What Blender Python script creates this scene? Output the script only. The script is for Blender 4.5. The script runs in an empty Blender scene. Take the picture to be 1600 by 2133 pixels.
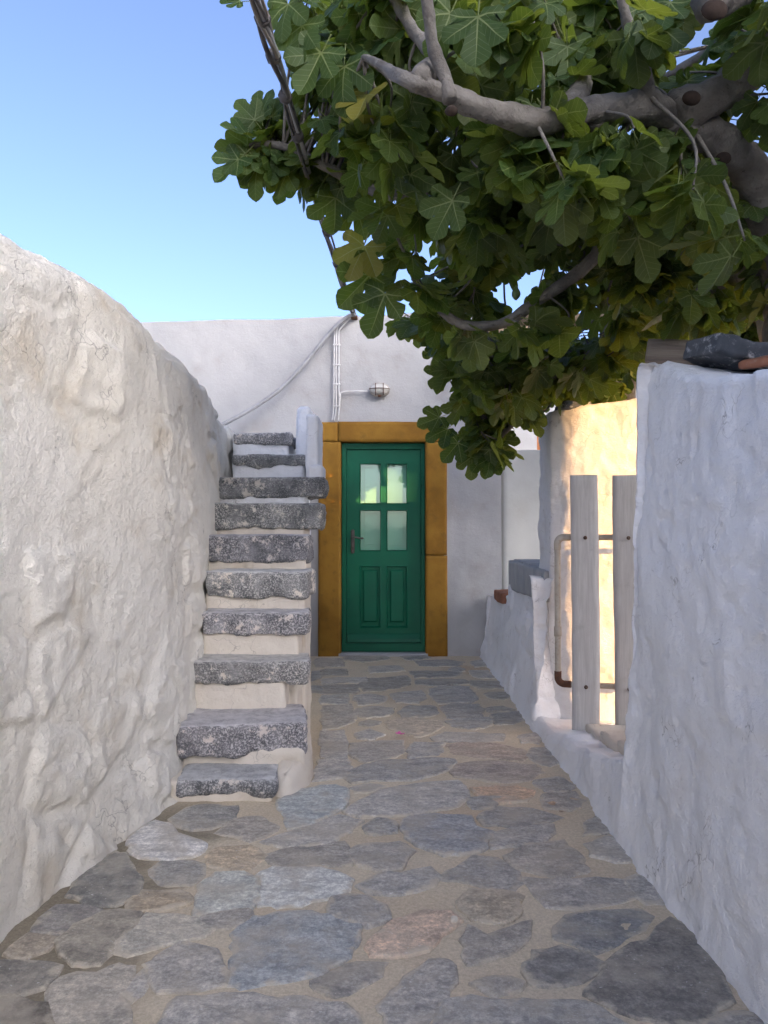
import bpy, bmesh, math, random
import numpy as np
from mathutils import Vector, Matrix

random.seed(7)
rng = np.random.default_rng(11)
scene = bpy.context.scene
COL = scene.collection
R = math.radians

# ------------------------------------------------------------------ camera
FPX, CX, CY, HOR, CAMZ = 1581.0, 800.0, 1066.5, 1095.0, 1.2
TILT = math.atan((HOR - CY) / FPX)
cam_d = bpy.data.cameras.new('camera')
cam_d.sensor_fit = 'HORIZONTAL'; cam_d.sensor_width = 36.0
cam_d.lens = 36.0 * FPX / 1600.0
cam_d.clip_start = 0.05; cam_d.clip_end = 2000
cam = bpy.data.objects.new('camera', cam_d); COL.objects.link(cam)
cam.location = (0, 0, CAMZ); cam.rotation_euler = (R(90) + TILT, 0, 0)
scene.camera = cam

# ------------------------------------------------------------------ sky, sun, exposure
SUN_AZ, SUN_EL = 35.0, 11.0         # degrees right of straight-behind the camera, degrees up
SDIR = Vector((math.sin(R(SUN_AZ)) * math.cos(R(SUN_EL)), -math.cos(R(SUN_AZ)) * math.cos(R(SUN_EL)), math.sin(R(SUN_EL))))
w = bpy.data.worlds.new('World'); scene.world = w; w.use_nodes = True
wn = w.node_tree.nodes; wl = w.node_tree.links
sky = wn.new('ShaderNodeTexSky'); sky.sky_type = 'NISHITA'; sky.sun_disc = False
sky.sun_elevation = R(SUN_EL); sky.sun_rotation = R(180 - SUN_AZ)
sky.altitude = 0; sky.air_density = 0.22; sky.dust_density = 3.5; sky.ozone_density = 1.4
bg = wn['Background']; bg.inputs['Strength'].default_value = 0.15
wl.new(sky.outputs[0], bg.inputs['Color'])
sd = bpy.data.lights.new('sun', 'SUN'); sd.energy = 2.0; sd.angle = R(0.53); sd.color = (1.0, 0.53, 0.19)
sun = bpy.data.objects.new('sun', sd); COL.objects.link(sun)
sun.rotation_euler = SDIR.to_track_quat('Z', 'Y').to_euler(); sun.location = SDIR * 30
vs = scene.view_settings
vs.view_transform = 'Standard'; vs.look = 'None'; vs.gamma = 1.0; vs.exposure = 2.75
vs.use_curve_mapping = False
scene.render.engine = 'CYCLES'
cy = scene.cycles
cy.use_denoising = True; cy.max_bounces = 8; cy.diffuse_bounces = 5; cy.transparent_max_bounces = 12
cy.sample_clamp_indirect = 6; cy.use_adaptive_sampling = True; cy.adaptive_threshold = 0.02

# ------------------------------------------------------------------ pixel <-> place
def ray(px, py):
    a = (px - CX) / FPX; b = (CY - py) / FPX
    return np.array([a, math.cos(TILT) - b * math.sin(TILT), math.sin(TILT) + b * math.cos(TILT)])
def at(px, py, Y):
    d = ray(px, py); d = d * (Y / d[1]); return Vector((d[0], d[1], d[2] + CAMZ))
def gnd(px, py, z=0.0):
    d = ray(px, py); d = d * ((z - CAMZ) / d[2]); return Vector((d[0], d[1], z))
def proj(p):
    x, y, z = p[0], p[1], p[2] - CAMZ
    f = y * math.cos(TILT) + z * math.sin(TILT); u = -y * math.sin(TILT) + z * math.cos(TILT)
    if f < 0.05: return (-9999, -9999)
    return (CX + FPX * x / f, CY - FPX * u / f)

# ------------------------------------------------------------------ numpy noise
def _h(ix, iy, iz, s=0):
    n = (ix.astype(np.int64) * 374761393 + iy.astype(np.int64) * 668265263 + iz.astype(np.int64) * 1274126177 + s * 951274213) & 0xffffffff
    n = ((n ^ (n >> 13)) * 1103515245) & 0xffffffff
    n = ((n ^ (n >> 16)) * 2246822519) & 0xffffffff
    return ((n ^ (n >> 15)) & 0xffffff) / float(0xffffff)
def vnoise(P, s=0):
    P = np.asarray(P, float); i = np.floor(P).astype(np.int64); f = P - i
    u = f * f * f * (f * (f * 6 - 15) + 10)
    r = 0
    for dx in (0, 1):
        wx = u[:, 0] if dx else 1 - u[:, 0]
        for dy in (0, 1):
            wy = u[:, 1] if dy else 1 - u[:, 1]
            for dz in (0, 1):
                wz = u[:, 2] if dz else 1 - u[:, 2]
                r = r + wx * wy * wz * _h(i[:, 0] + dx, i[:, 1] + dy, i[:, 2] + dz, s)
    return r * 2 - 1
def fbm(P, freq, octv=4, s=0, gain=0.5):
    a, t, r = 1.0, 0.0, 0
    P = np.asarray(P, float) * freq
    for o in range(octv):
        r = r + a * vnoise(P, s + o); t += a; a *= gain; P = P * 2.03 + 17.3
    return r / t
def ridge(P, freq, octv=3, s=0):
    a, t, r = 1.0, 0.0, 0
    P = np.asarray(P, float) * freq
    for o in range(octv):
        r = r + a * (1 - np.abs(vnoise(P, s + o)) * 2); t += a; a *= 0.5; P = P * 2.1 + 9.1
    return r / t
def worley(Q, s=0):
    i = np.floor(Q).astype(np.int64); best = np.full(len(Q), 9.0); idv = np.zeros(len(Q)); sec = best.copy()
    z = np.zeros(len(Q), np.int64)
    for dx in (-1, 0, 1):
        for dy in (-1, 0, 1):
            cx = i[:, 0] + dx; cy_ = i[:, 1] + dy
            px = cx + 0.15 + 0.7 * _h(cx, cy_, z, s); py = cy_ + 0.15 + 0.7 * _h(cx, cy_, z, s + 5)
            d = np.hypot(Q[:, 0] - px, Q[:, 1] - py)
            m = d < best
            sec = np.where(m, best, np.minimum(sec, d))
            idv = np.where(m, _h(cx, cy_, z, s + 9), idv); best = np.where(m, d, best)
    return best, idv, sec
def sstep(x, a, b):
    t = np.clip((x - a) / (b - a), 0, 1); return t * t * (3 - 2 * t)

# ------------------------------------------------------------------ object helpers
def mesh(name, V, F, mat=None, smooth=False):
    me = bpy.data.meshes.new(name)
    me.from_pydata([tuple(v) for v in V], [], [tuple(f) for f in F])
    if mat: me.materials.append(mat)
    if smooth: me.polygons.foreach_set('use_smooth', [True] * len(me.polygons))
    me.update(); return me
def link(name, me, parent=None, loc=None):
    o = bpy.data.objects.new(name, me); COL.objects.link(o)
    if parent is not None: o.parent = parent
    if loc is not None: o.location = loc
    return o
def mk(name, V, F, mat, parent=None, smooth=False):
    """vertices in world space; parents are unrotated empties or meshes"""
    off = Vector((0, 0, 0))
    p = parent
    while p is not None: off += p.location; p = p.parent
    V = np.asarray([tuple(v) for v in V], float) - np.array(off)
    return link(name, mesh(name, V, F, mat, smooth), parent)
def tag(o, label=None, cat=None, group=None, kind=None):
    if label: o['label'] = label
    if cat: o['category'] = cat
    if group: o['group'] = group
    if kind or cat: o['kind'] = kind or 'thing'
    return o
def thing(name, label, cat, loc=(0, 0, 0), group=None):
    o = bpy.data.objects.new(name, None); COL.objects.link(o); o.location = loc; o.empty_display_size = 0.1
    return tag(o, label, cat, group)

def box_vf(x0, x1, y0, y1, z0, z1, b=0.0, seg=2):
    bm = bmesh.new(); bmesh.ops.create_cube(bm, size=1.0)
    for v in bm.verts:
        v.co = Vector(((x0 + x1) / 2 + v.co.x * (x1 - x0), (y0 + y1) / 2 + v.co.y * (y1 - y0), (z0 + z1) / 2 + v.co.z * (z1 - z0)))
    if b > 0: bmesh.ops.bevel(bm, geom=bm.edges[:], offset=b, segments=seg, profile=0.6, affect='EDGES', clamp_overlap=True)
    bm.verts.index_update()
    V = [v.co.copy() for v in bm.verts]; F = [[v.index for v in f.verts] for f in bm.faces]; bm.free()
    return V, F
def join(parts):
    V, F = [], []
    for v, f in parts:
        k = len(V); V += [Vector(tuple(q)) for q in v]; F += [[i + k for i in q] for q in f]
    return V, F
def box(name, b, mat, parent=None, bev=0.0, seg=2):
    V, F = box_vf(*b, b=bev, seg=seg); return mk(name, V, F, mat, parent, False)

def rough_box_vf(x0, x1, y0, y1, z0, z1, r=0.02, step=0.015, disp=None, maxn=90):
    L = (x1 - x0, y1 - y0, z1 - z0); n = [int(np.clip(round(l / step), 3, maxn)) for l in L]
    half = np.array(L) / 2; c = np.array([(x0 + x1) / 2, (y0 + y1) / 2, (z0 + z1) / 2])
    V, F, key = [], [], {}
    def vid(a):
        k = tuple(int(round(q * 1e5)) for q in a)
        if k not in key: key[k] = len(V); V.append(a)
        return key[k]
    for ax in range(3):
        u, v = (ax + 1) % 3, (ax + 2) % 3
        for sgn in (-1, 1):
            g = {}
            for i in range(n[u] + 1):
                for j in range(n[v] + 1):
                    a = [0, 0, 0]; a[ax] = sgn * 1.0; a[u] = -1 + 2 * i / n[u]; a[v] = -1 + 2 * j / n[v]
                    g[i, j] = vid(a)
            for i in range(n[u]):
                for j in range(n[v]):
                    q = [g[i, j], g[i + 1, j], g[i + 1, j + 1], g[i, j + 1]]
                    F.append(q if sgn > 0 else q[::-1])
    P = np.array(V, float) * half
    inn = np.maximum(half - r, 1e-4); q = np.clip(P, -inn, inn); d = P - q
    ln = np.linalg.norm(d, axis=1, keepdims=True); N = d / np.maximum(ln, 1e-9)
    flat = (np.abs(d) > 1e-6).sum(1) <= 1
    P = q + np.where(flat[:, None], d, N * r)
    P = P + c
    if disp is not None: P = P + N * disp(P, N)[:, None]
    return P, F

def crom(pts, n):
    P = [np.array(p, float) for p in pts]; P = [2 * P[0] - P[1]] + P + [2 * P[-1] - P[-2]]; out = []
    for i in range(1, len(P) - 2):
        for k in range(n):
            t = k / n; a, b, c, d = P[i - 1], P[i], P[i + 1], P[i + 2]
            out.append(0.5 * ((2 * b) + (-a + c) * t + (2 * a - 5 * b + 4 * c - d) * t * t + (-a + 3 * b - 3 * c + d) * t ** 3))
    out.append(P[-2]); return np.array(out)
def tube_vf(pts, rad, seg=8, cap=True, rfun=None):
    P = np.asarray(pts, float); n = len(P); rad = np.broadcast_to(np.asarray(rad, float), (n,))
    T = np.gradient(P, axis=0); T /= np.maximum(np.linalg.norm(T, axis=1, keepdims=True), 1e-9)
    ref = np.array([0, 0, 1.0]) if abs(T[0][2]) < 0.9 else np.array([1.0, 0, 0])
    U = np.cross(T[0], ref); U /= np.linalg.norm(U); V, F = [], []
    for i in range(n):
        U = U - T[i] * np.dot(U, T[i]); U /= np.linalg.norm(U); W = np.cross(T[i], U)
        for k in range(seg):
            a = 2 * math.pi * k / seg; r = rad[i] * (rfun(i, k) if rfun else 1.0)
            V.append(P[i] + (U * math.cos(a) + W * math.sin(a)) * r)
    for i in range(n - 1):
        for k in range(seg):
            a, b = i * seg + k, i * seg + (k + 1) % seg
            F.append([a, b, b + seg, a + seg])
    if cap: F.append(list(range(seg))[::-1]); F.append(list(range((n - 1) * seg, n * seg)))
    return V, F

def loop_pts(poly, step, steps=None, smooth=4):
    """closed polygon (counter-clockwise) -> dense loop"""
    out = []
    for i, p in enumerate(poly):
        q = poly[(i + 1) % len(poly)]; st = steps[i] if steps else step
        L = math.hypot(q[0] - p[0], q[1] - p[1]); n = max(2, int(round(L / st)))
        for k in range(n): out.append((p[0] + (q[0] - p[0]) * k / n, p[1] + (q[1] - p[1]) * k / n))
    A = np.array(out)
    for _ in range(smooth): A = A * 0.5 + (np.roll(A, 1, 0) + np.roll(A, -1, 0)) * 0.25
    return A
def rough_wall_vf(A, z0, top, zstep, r, half, disp, batter=0.0, flare=0.03, line=None):
    n = len(A); T = np.roll(A, -1, 0) - np.roll(A, 1, 0); T /= np.linalg.norm(T, axis=1, keepdims=True)
    Nn = np.stack([T[:, 1], -T[:, 0]], 1)
    H = np.array([top(p[0], p[1]) for p in A]); nz = max(2, int((H.max() - z0) / zstep))
    rows, nrm = [], []
    def add(z, inset, nr, nzv):
        rows.append(np.column_stack([A - Nn * inset[:, None], z])); nrm.append(np.column_stack([Nn * nr, np.full(n, nzv)]))
    for k in range(nz + 1):
        t = k / nz; z = z0 + (H - r - z0) * t
        add(z, batter * (z - z0) - flare * np.exp(-np.maximum(z - max(z0, 0), 0) / 0.07), 1.0, 0.0)
    bi = batter * (H - z0)
    na = max(3, int(r * 1.57 / zstep))
    for k in range(1, na + 1):
        a = math.pi / 2 * k / na; add(H - r + r * math.sin(a), bi + r * (1 - math.cos(a)), math.cos(a), math.sin(a))
    nc = max(3, int((half - r) / (zstep * 1.6)))
    if line is None:
        lo, hi = A.min(0), A.max(0); ax = 0 if hi[0] - lo[0] > hi[1] - lo[1] else 1
        mid = (lo + hi) / 2; hw = (hi - lo)[1 - ax] / 2
        p0, p1 = mid.copy(), mid.copy(); p0[ax] = lo[ax] + hw; p1[ax] = hi[ax] - hw
    else: p0, p1 = np.array(line[0], float), np.array(line[1], float)
    dv = p1 - p0; tt = np.clip(((A - p0) @ dv) / max(dv @ dv, 1e-9), 0, 1); Cn = p0 + tt[:, None] * dv
    Hc = np.array([top(p[0], p[1]) for p in Cn]); B0 = A - Nn * (bi + r)[:, None]
    for k in range(1, nc + 1):
        f = k / nc; rows.append(np.column_stack([B0 + (Cn - B0) * f, H + (Hc - H) * f])); nrm.append(np.column_stack([Nn * 0, np.ones(n)]))
    P = np.concatenate(rows); N = np.concatenate(nrm)
    P = P + N * disp(P, N)[:, None]
    F = []
    m = len(rows); idx = np.arange(n); nx = (idx + 1) % n
    for k in range(m - 1):
        a = k * n
        F += np.stack([a + idx, a + nx, a + n + nx, a + n + idx], 1).tolist()
    return P, F

# ------------------------------------------------------------------ node material helpers
class NT:
    def __init__(s, name, rough=0.8, spec=0.3):
        s.m = bpy.data.materials.new(name); s.m.use_nodes = True; s.t = s.m.node_tree
        s.b = s.t.nodes['Principled BSDF']; s.b.inputs['Roughness'].default_value = rough
        s.b.inputs['Specular IOR Level'].default_value = spec; s.out = s.t.nodes['Material Output']
        s.tc = s.n('ShaderNodeTexCoord'); s.co = s.tc.outputs['Object']
    def n(s, t): return s.t.nodes.new(t)
    def l(s, a, b): s.t.links.new(a, b)
    def setin(s, sock, v):
        if isinstance(v, bpy.types.NodeSocket): s.l(v, sock)
        else:
            try: sock.default_value = v
            except Exception: sock.default_value = (*v, 1.0)
    def geo(s): s.co = s.n('ShaderNodeNewGeometry').outputs['Position']; return s
    def mapping(s, scale=(1, 1, 1), rot=(0, 0, 0), co=None):
        m = s.n('ShaderNodeMapping'); s.l(co or s.co, m.inputs['Vector']); m.inputs['Scale'].default_value = scale; m.inputs['Rotation'].default_value = rot
        return m.outputs[0]
    def noise(s, scale, detail=4, rough=0.55, co=None, dist=0.0):
        x = s.n('ShaderNodeTexNoise'); s.l(co or s.co, x.inputs['Vector']); x.inputs['Scale'].default_value = scale
        x.inputs['Detail'].default_value = detail; x.inputs['Roughness'].default_value = rough; x.inputs['Distortion'].default_value = dist
        return x.outputs['Fac']
    def vor(s, scale, feature='F1', co=None, rnd=1.0, out='Distance'):
        x = s.n('ShaderNodeTexVoronoi'); x.feature = feature; s.l(co or s.co, x.inputs['Vector']); x.inputs['Scale'].default_value = scale
        x.inputs['Randomness'].default_value = rnd; return x.outputs[out]
    def ramp(s, fac, a, b, lo=0.0, hi=1.0):
        x = s.n('ShaderNodeMapRange'); x.interpolation_type = 'SMOOTHSTEP'; s.setin(x.inputs[0], fac)
        x.inputs[1].default_value = a; x.inputs[2].default_value = b; x.inputs[3].default_value = lo; x.inputs[4].default_value = hi
        return x.outputs[0]
    def mix(s, fac, a, b, mode='MIX'):
        x = s.n('ShaderNodeMix'); x.data_type = 'RGBA'; x.blend_type = mode
        s.setin(x.inputs[0], fac); s.setin(x.inputs[6], a if isinstance(a, bpy.types.NodeSocket) else (*a, 1)); s.setin(x.inputs[7], b if isinstance(b, bpy.types.NodeSocket) else (*b, 1))
        return x.outputs[2]
    def math(s, op, a, b=0.0, c=0.0):
        x = s.n('ShaderNodeMath'); x.operation = op
        for i, v in enumerate((a, b, c)): s.setin(x.inputs[i], v)
        return x.outputs[0]
    def bump(s, h, strength=0.3, dist=0.01, prev=None):
        x = s.n('ShaderNodeBump'); s.l(h, x.inputs['Height']); x.inputs['Strength'].default_value = strength; x.inputs['Distance'].default_value = dist
        if prev is not None: s.l(prev, x.inputs['Normal'])
        return x.outputs[0]
    def col(s, c): s.setin(s.b.inputs['Base Color'], c if isinstance(c, bpy.types.NodeSocket) else (*c, 1)); return s
    def nor(s, n): s.l(n, s.b.inputs['Normal']); return s
    def rgh(s, r): s.setin(s.b.inputs['Roughness'], r); return s

def plaster(name, c1, c2, stain, stain_amt=0.5, streak=0.0, crack=0.4, b1=0.5, fleck=0.5):
    t = NT(name, 0.92, 0.15).geo()
    big = t.noise(1.3, 3, 0.6); mid = t.noise(6, 4, 0.65)
    c = t.mix(t.ramp(big, 0.35, 0.65), c1, c2)
    st = t.math('MULTIPLY', t.ramp(t.noise(2.6, 5, 0.62), 0.52, 0.74), stain_amt)
    c = t.mix(st, c, stain)
    c = t.mix(t.math('MULTIPLY', t.ramp(mid, 0.55, 0.8), 0.25), c, tuple(q * 0.72 for q in stain))
    sc = t.mapping((9, 9, 3.2), (0.5, 0.0, 0.0))
    # flaking edges and hairline cracks
    warp = t.n('ShaderNodeVectorMath'); warp.operation = 'MULTIPLY_ADD'
    nz = t.n('ShaderNodeTexNoise'); t.l(t.co, nz.inputs['Vector']); nz.inputs['Scale'].default_value = 7; nz.inputs['Detail'].default_value = 3
    t.l(nz.outputs['Color'], warp.inputs[0]); warp.inputs[1].default_value = (0.35, 0.35, 0.35); t.l(t.co, warp.inputs[2])
    ed = t.vor(3.1, 'DISTANCE_TO_EDGE', warp.outputs[0])
    cm = t.math('MULTIPLY', t.ramp(ed, 0.0, 0.010, 1, 0), t.ramp(t.noise(2.1, 3), 0.50, 0.62))
    c = t.mix(t.math('MULTIPLY', cm, crack), c, (0.16, 0.14, 0.12))
    ed2 = t.vor(11, 'DISTANCE_TO_EDGE', warp.outputs[0])
    fk = t.math('MULTIPLY', t.ramp(ed2, 0.0, 0.035, 1, 0), t.ramp(t.noise(4.2, 4, 0.7), 0.56, 0.68))
    c = t.mix(t.math('MULTIPLY', fk, fleck), c, (0.22, 0.20, 0.18))
    sp = t.math('MULTIPLY', t.ramp(t.vor(42), 0.0, 0.16, 1, 0), t.ramp(t.noise(5, 2), 0.60, 0.70))
    c = t.mix(t.math('MULTIPLY', sp, 0.7 * fleck), c, (0.10, 0.09, 0.08))
    t.col(c)
    q = t.noise(7.5, 6, 0.72)
    step = t.math('ADD', t.ramp(q, 0.50, 0.515, 0, 0.16), t.math('ADD', t.ramp(q, 0.565, 0.58, 0, 0.14), t.ramp(q, 0.40, 0.415, 0, 0.12)))
    h = t.math('ADD', t.math('ADD', t.math('MULTIPLY', t.noise(30, 6, 0.78), 0.75), step), t.math('MULTIPLY', t.math('ADD', cm, fk), -0.12))
    t.nor(t.bump(h, b1, 0.022)); return t.m
M = {}
M['left'] = plaster('whitewash_cream', (0.77, 0.735, 0.65), (0.71, 0.67, 0.58), (0.58, 0.49, 0.36), 0.7, crack=0.45, b1=0.75, fleck=0.55)
M['right'] = plaster('whitewash_cool', (0.87, 0.87, 0.87), (0.83, 0.832, 0.835), (0.72, 0.68, 0.63), 0.5, crack=0.25, b1=0.55, fleck=0.7)
M['pier'] = plaster('whitewash_pier', (0.70, 0.70, 0.70), (0.66, 0.66, 0.66), (0.58, 0.54, 0.49), 0.35, crack=0.35, b1=0.35, fleck=0.5)
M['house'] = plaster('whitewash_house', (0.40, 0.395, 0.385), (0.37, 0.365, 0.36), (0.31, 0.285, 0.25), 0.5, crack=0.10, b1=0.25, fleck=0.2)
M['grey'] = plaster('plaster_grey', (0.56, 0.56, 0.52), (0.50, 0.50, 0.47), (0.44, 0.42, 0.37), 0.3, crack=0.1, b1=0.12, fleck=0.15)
M['cream'] = plaster('plaster_cream', (0.68, 0.62, 0.53), (0.62, 0.56, 0.47), (0.42, 0.34, 0.24), 0.6, crack=0.45, b1=0.4, fleck=0.5)

def mat_step():
    t = NT('step_slate', 0.8, 0.3).geo()
    c = t.mix(t.ramp(t.noise(9, 6, 0.65), 0.35, 0.7), (0.10, 0.105, 0.11), (0.26, 0.265, 0.27))
    # remains of whitewash rubbed into the grain
    sp = t.ramp(t.noise(120, 4, 0.75), 0.46, 0.62)
    patch = t.ramp(t.noise(6.5, 4, 0.6), 0.25, 0.60, 0.15, 0.95)
    fac = t.math('MULTIPLY', sp, patch)
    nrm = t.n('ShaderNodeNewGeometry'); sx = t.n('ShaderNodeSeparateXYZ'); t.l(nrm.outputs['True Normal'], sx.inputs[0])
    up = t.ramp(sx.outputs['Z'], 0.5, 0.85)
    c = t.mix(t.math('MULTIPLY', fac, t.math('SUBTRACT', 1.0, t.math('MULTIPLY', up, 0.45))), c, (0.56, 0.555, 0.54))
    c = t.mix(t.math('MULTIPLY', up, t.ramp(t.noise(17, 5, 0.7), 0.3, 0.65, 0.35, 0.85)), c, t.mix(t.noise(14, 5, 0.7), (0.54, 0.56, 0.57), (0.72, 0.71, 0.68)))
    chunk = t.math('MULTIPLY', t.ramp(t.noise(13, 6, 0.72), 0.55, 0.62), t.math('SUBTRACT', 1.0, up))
    c = t.mix(chunk, c, (0.62, 0.58, 0.52))
    t.col(c)
    oi = t.n('ShaderNodeObjectInfo'); k_ = t.mix(1.0, c, oi.outputs['Color'], 'MULTIPLY'); t.col(k_)
    t.nor(t.bump(t.noise(24, 7, 0.76), 0.7, 0.02))
    return t.m
M['step'] = mat_step()

def mat_stone():
    t = NT('paving_slate', 0.75, 0.35).geo()
    oi = t.n('ShaderNodeObjectInfo')
    c = oi.outputs['Color']
    st = t.mapping((4, 7, 5), (0, 0, 0.5))
    v = t.noise(2.4, 6, 0.72, co=st); f = t.noise(70, 5, 0.78)
    c = t.mix(t.ramp(v, 0.3, 0.72), t.mix(1.0, c, (0.70, 0.70, 0.70), 'MULTIPLY'), t.mix(1.0, c, (1.28, 1.26, 1.22), 'MULTIPLY'))
    c = t.mix(t.ramp(f, 0.35, 0.75), t.mix(1.0, c, (0.66, 0.66, 0.68), 'MULTIPLY'), t.mix(1.0, c, (1.35, 1.35, 1.32), 'MULTIPLY'))
    dust = t.math('MULTIPLY', t.ramp(t.noise(4.5, 6, 0.7), 0.42, 0.70), 0.75)
    c = t.mix(dust, c, (0.46, 0.41, 0.33))
    ea = t.n('ShaderNodeAttribute'); ea.attribute_name = 'edge'
    sm = t.ramp(t.math('ADD', ea.outputs['Fac'], t.math('MULTIPLY', t.math('SUBTRACT', t.noise(11, 5, 0.7), 0.5), 2.6)), 0.80, 1.25)
    c = t.mix(t.math('MULTIPLY', sm, 0.75), c, t.mix(f, (0.48, 0.42, 0.32), (0.60, 0.53, 0.42)))
    fl = t.math('MULTIPLY', t.ramp(t.noise(75, 3, 0.6, co=t.mapping((1, 2.2, 1))), 0.66, 0.70), t.ramp(t.noise(7, 3), 0.46, 0.60))
    c = t.mix(t.math('MULTIPLY', fl, 0.9), c, (0.72, 0.71, 0.69))
    t.col(c); t.rgh(t.ramp(f, 0.2, 0.8, 0.62, 0.9))
    t.nor(t.bump(t.math('ADD', f, t.math('MULTIPLY', v, 2.0)), 0.5, 0.006))
    return t.m
M['stone'] = mat_stone()

def mat_mortar():
    t = NT('mortar', 0.95, 0.1).geo()
    big = t.noise(1.6, 6, 0.65); f = t.noise(90, 6, 0.8)
    c = t.mix(t.ramp(big, 0.35, 0.65), (0.66, 0.575, 0.435), (0.62, 0.52, 0.38))
    c = t.mix(t.math('MULTIPLY', t.ramp(t.noise(5, 6, 0.7), 0.5, 0.75), 0.5), c, (0.52, 0.47, 0.39))
    c = t.mix(t.math('MULTIPLY', t.ramp(t.noise(0.9, 3), 0.55, 0.7), 0.5), c, (0.50, 0.34, 0.22))
    # dark damp earth in the gutter along the rubble wall
    sx = t.n('ShaderNodeSeparateXYZ'); t.l(t.co, sx.inputs[0])
    d = t.math('ADD', sx.outputs['X'], t.math('MULTIPLY', t.math('SUBTRACT', t.noise(2.4, 5, 0.6), 0.5), 0.9))
    g = t.math('MULTIPLY', t.ramp(d, -0.86, -0.60, 1, 0), t.ramp(sx.outputs['Y'], 3.1, 3.5, 1, 0))
    c = t.mix(t.math('MULTIPLY', g, 0.8), c, t.mix(f, (0.15, 0.13, 0.09), (0.24, 0.21, 0.155)))
    c = t.mix(t.ramp(f, 0.3, 0.8), t.mix(1.0, c, (0.78, 0.78, 0.78), 'MULTIPLY'), t.mix(1.0, c, (1.18, 1.18, 1.18), 'MULTIPLY'))
    c = t.mix(t.ramp(t.vor(120), 0.05, 0.16, 0.35, 0), c, (0.22, 0.19, 0.15))
    t.col(c)
    t.nor(t.bump(t.noise(16, 7, 0.74), 0.35, 0.02))
    return t.m
M['mortar'] = mat_mortar()

def painted(name, c, c2, rough=0.5, spec=0.4, scale=3.0, bump=0.1, dirt=None, amt=0.4):
    t = NT(name, rough, spec).geo()
    k = t.mix(t.ramp(t.noise(scale, 5, 0.6), 0.35, 0.68), c, c2)
    if dirt: k = t.mix(t.math('MULTIPLY', t.ramp(t.noise(scale * 3.3, 7, 0.7), 0.52, 0.74), amt), k, dirt)
    t.col(k); t.nor(t.bump(t.noise(45, 6, 0.7), bump, 0.004)); return t.m
M['ochre'] = painted('ochre_paint', (0.29, 0.15, 0.022), (0.21, 0.10, 0.014), 0.8, 0.2, 3.4, 0.5, (0.15, 0.08, 0.018), 0.6)
M['green'] = painted('green_paint', (0.001, 0.105, 0.052), (0.001, 0.085, 0.044), 0.5, 0.25, 3.0, 0.05, (0.01, 0.075, 0.045), 0.25)
M['inner_white'] = painted('inner_shutter_white', (0.42, 0.60, 0.53), (0.38, 0.56, 0.49), 0.6)
M['metal_bronze'] = painted('bronze_metal', (0.09, 0.075, 0.06), (0.05, 0.04, 0.035), 0.4, 0.6, 20)
M['cable_grey'] = painted('cable_grey', (0.33, 0.33, 0.33), (0.26, 0.26, 0.26), 0.6, 0.3, 8)
M['cable_dark'] = painted('cable_dark', (0.10, 0.09, 0.085), (0.05, 0.045, 0.045), 0.6, 0.3, 12)
M['cable_mid'] = painted('cable_mid', (0.22, 0.19, 0.16), (0.14, 0.12, 0.10), 0.6, 0.3, 12)
M['cable_white'] = painted('cable_painted', (0.62, 0.61, 0.60), (0.52, 0.50, 0.47), 0.7, 0.2, 9, 0.1, (0.3, 0.27, 0.23), 0.5)
M['lamp_metal'] = painted('lamp_metal', (0.45, 0.42, 0.37), (0.33, 0.29, 0.24), 0.5, 0.4, 25, 0.1, (0.2, 0.12, 0.07), 0.6)
M['lamp_glass'] = painted('lamp_glass_frosted', (0.62, 0.60, 0.54), (0.52, 0.50, 0.45), 0.25, 0.5, 15)
M['terracotta'] = painted('terracotta', (0.30, 0.13, 0.075), (0.23, 0.10, 0.06), 0.85, 0.2, 9, 0.3, (0.35, 0.25, 0.19), 0.5)
M['slate_tile'] = painted('slate_tile', (0.30, 0.315, 0.33), (0.38, 0.385, 0.39), 0.7, 0.35, 7, 0.25, (0.40, 0.39, 0.37), 0.45)
M['slate_dark'] = painted('slate_dark', (0.05, 0.058, 0.068), (0.10, 0.105, 0.115), 0.75, 0.3, 8, 0.4, (0.62, 0.62, 0.62), 0.75)
M['pipe'] = painted('pipe_painted', (0.46, 0.42, 0.35), (0.38, 0.34, 0.28), 0.6, 0.3, 14, 0.2, (0.16, 0.085, 0.045), 0.75)
M['rust'] = painted('rust', (0.13, 0.06, 0.035), (0.09, 0.05, 0.035), 0.85, 0.2, 40, 0.4)
M['brown_wood'] = painted('brown_window_wood', (0.36, 0.13, 0.035), (0.26, 0.09, 0.025), 0.6, 0.3, 10)
M['petal'] = painted('petal_pink', (0.72, 0.16, 0.42), (0.62, 0.10, 0.34), 0.6, 0.2, 60)
M['pebble'] = painted('pebble_white', (0.62, 0.58, 0.50), (0.55, 0.5, 0.42), 0.8, 0.2, 60)
M['earth'] = painted('courtyard_earth', (0.40, 0.34, 0.26), (0.33, 0.27, 0.20), 0.95, 0.1, 3, 0.5, (0.25, 0.2, 0.14), 0.5)
M['far_ground'] = painted('far_ground', (0.30, 0.27, 0.22), (0.25, 0.22, 0.17), 0.95, 0.1, 0.6, 0.3)
M['black'] = painted('gap_black', (0.02, 0.02, 0.018), (0.03, 0.028, 0.025), 0.9, 0.1, 10)
M['fig'] = painted('fig_green', (0.10, 0.16, 0.05), (0.08, 0.12, 0.04), 0.5, 0.4, 20)

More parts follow.
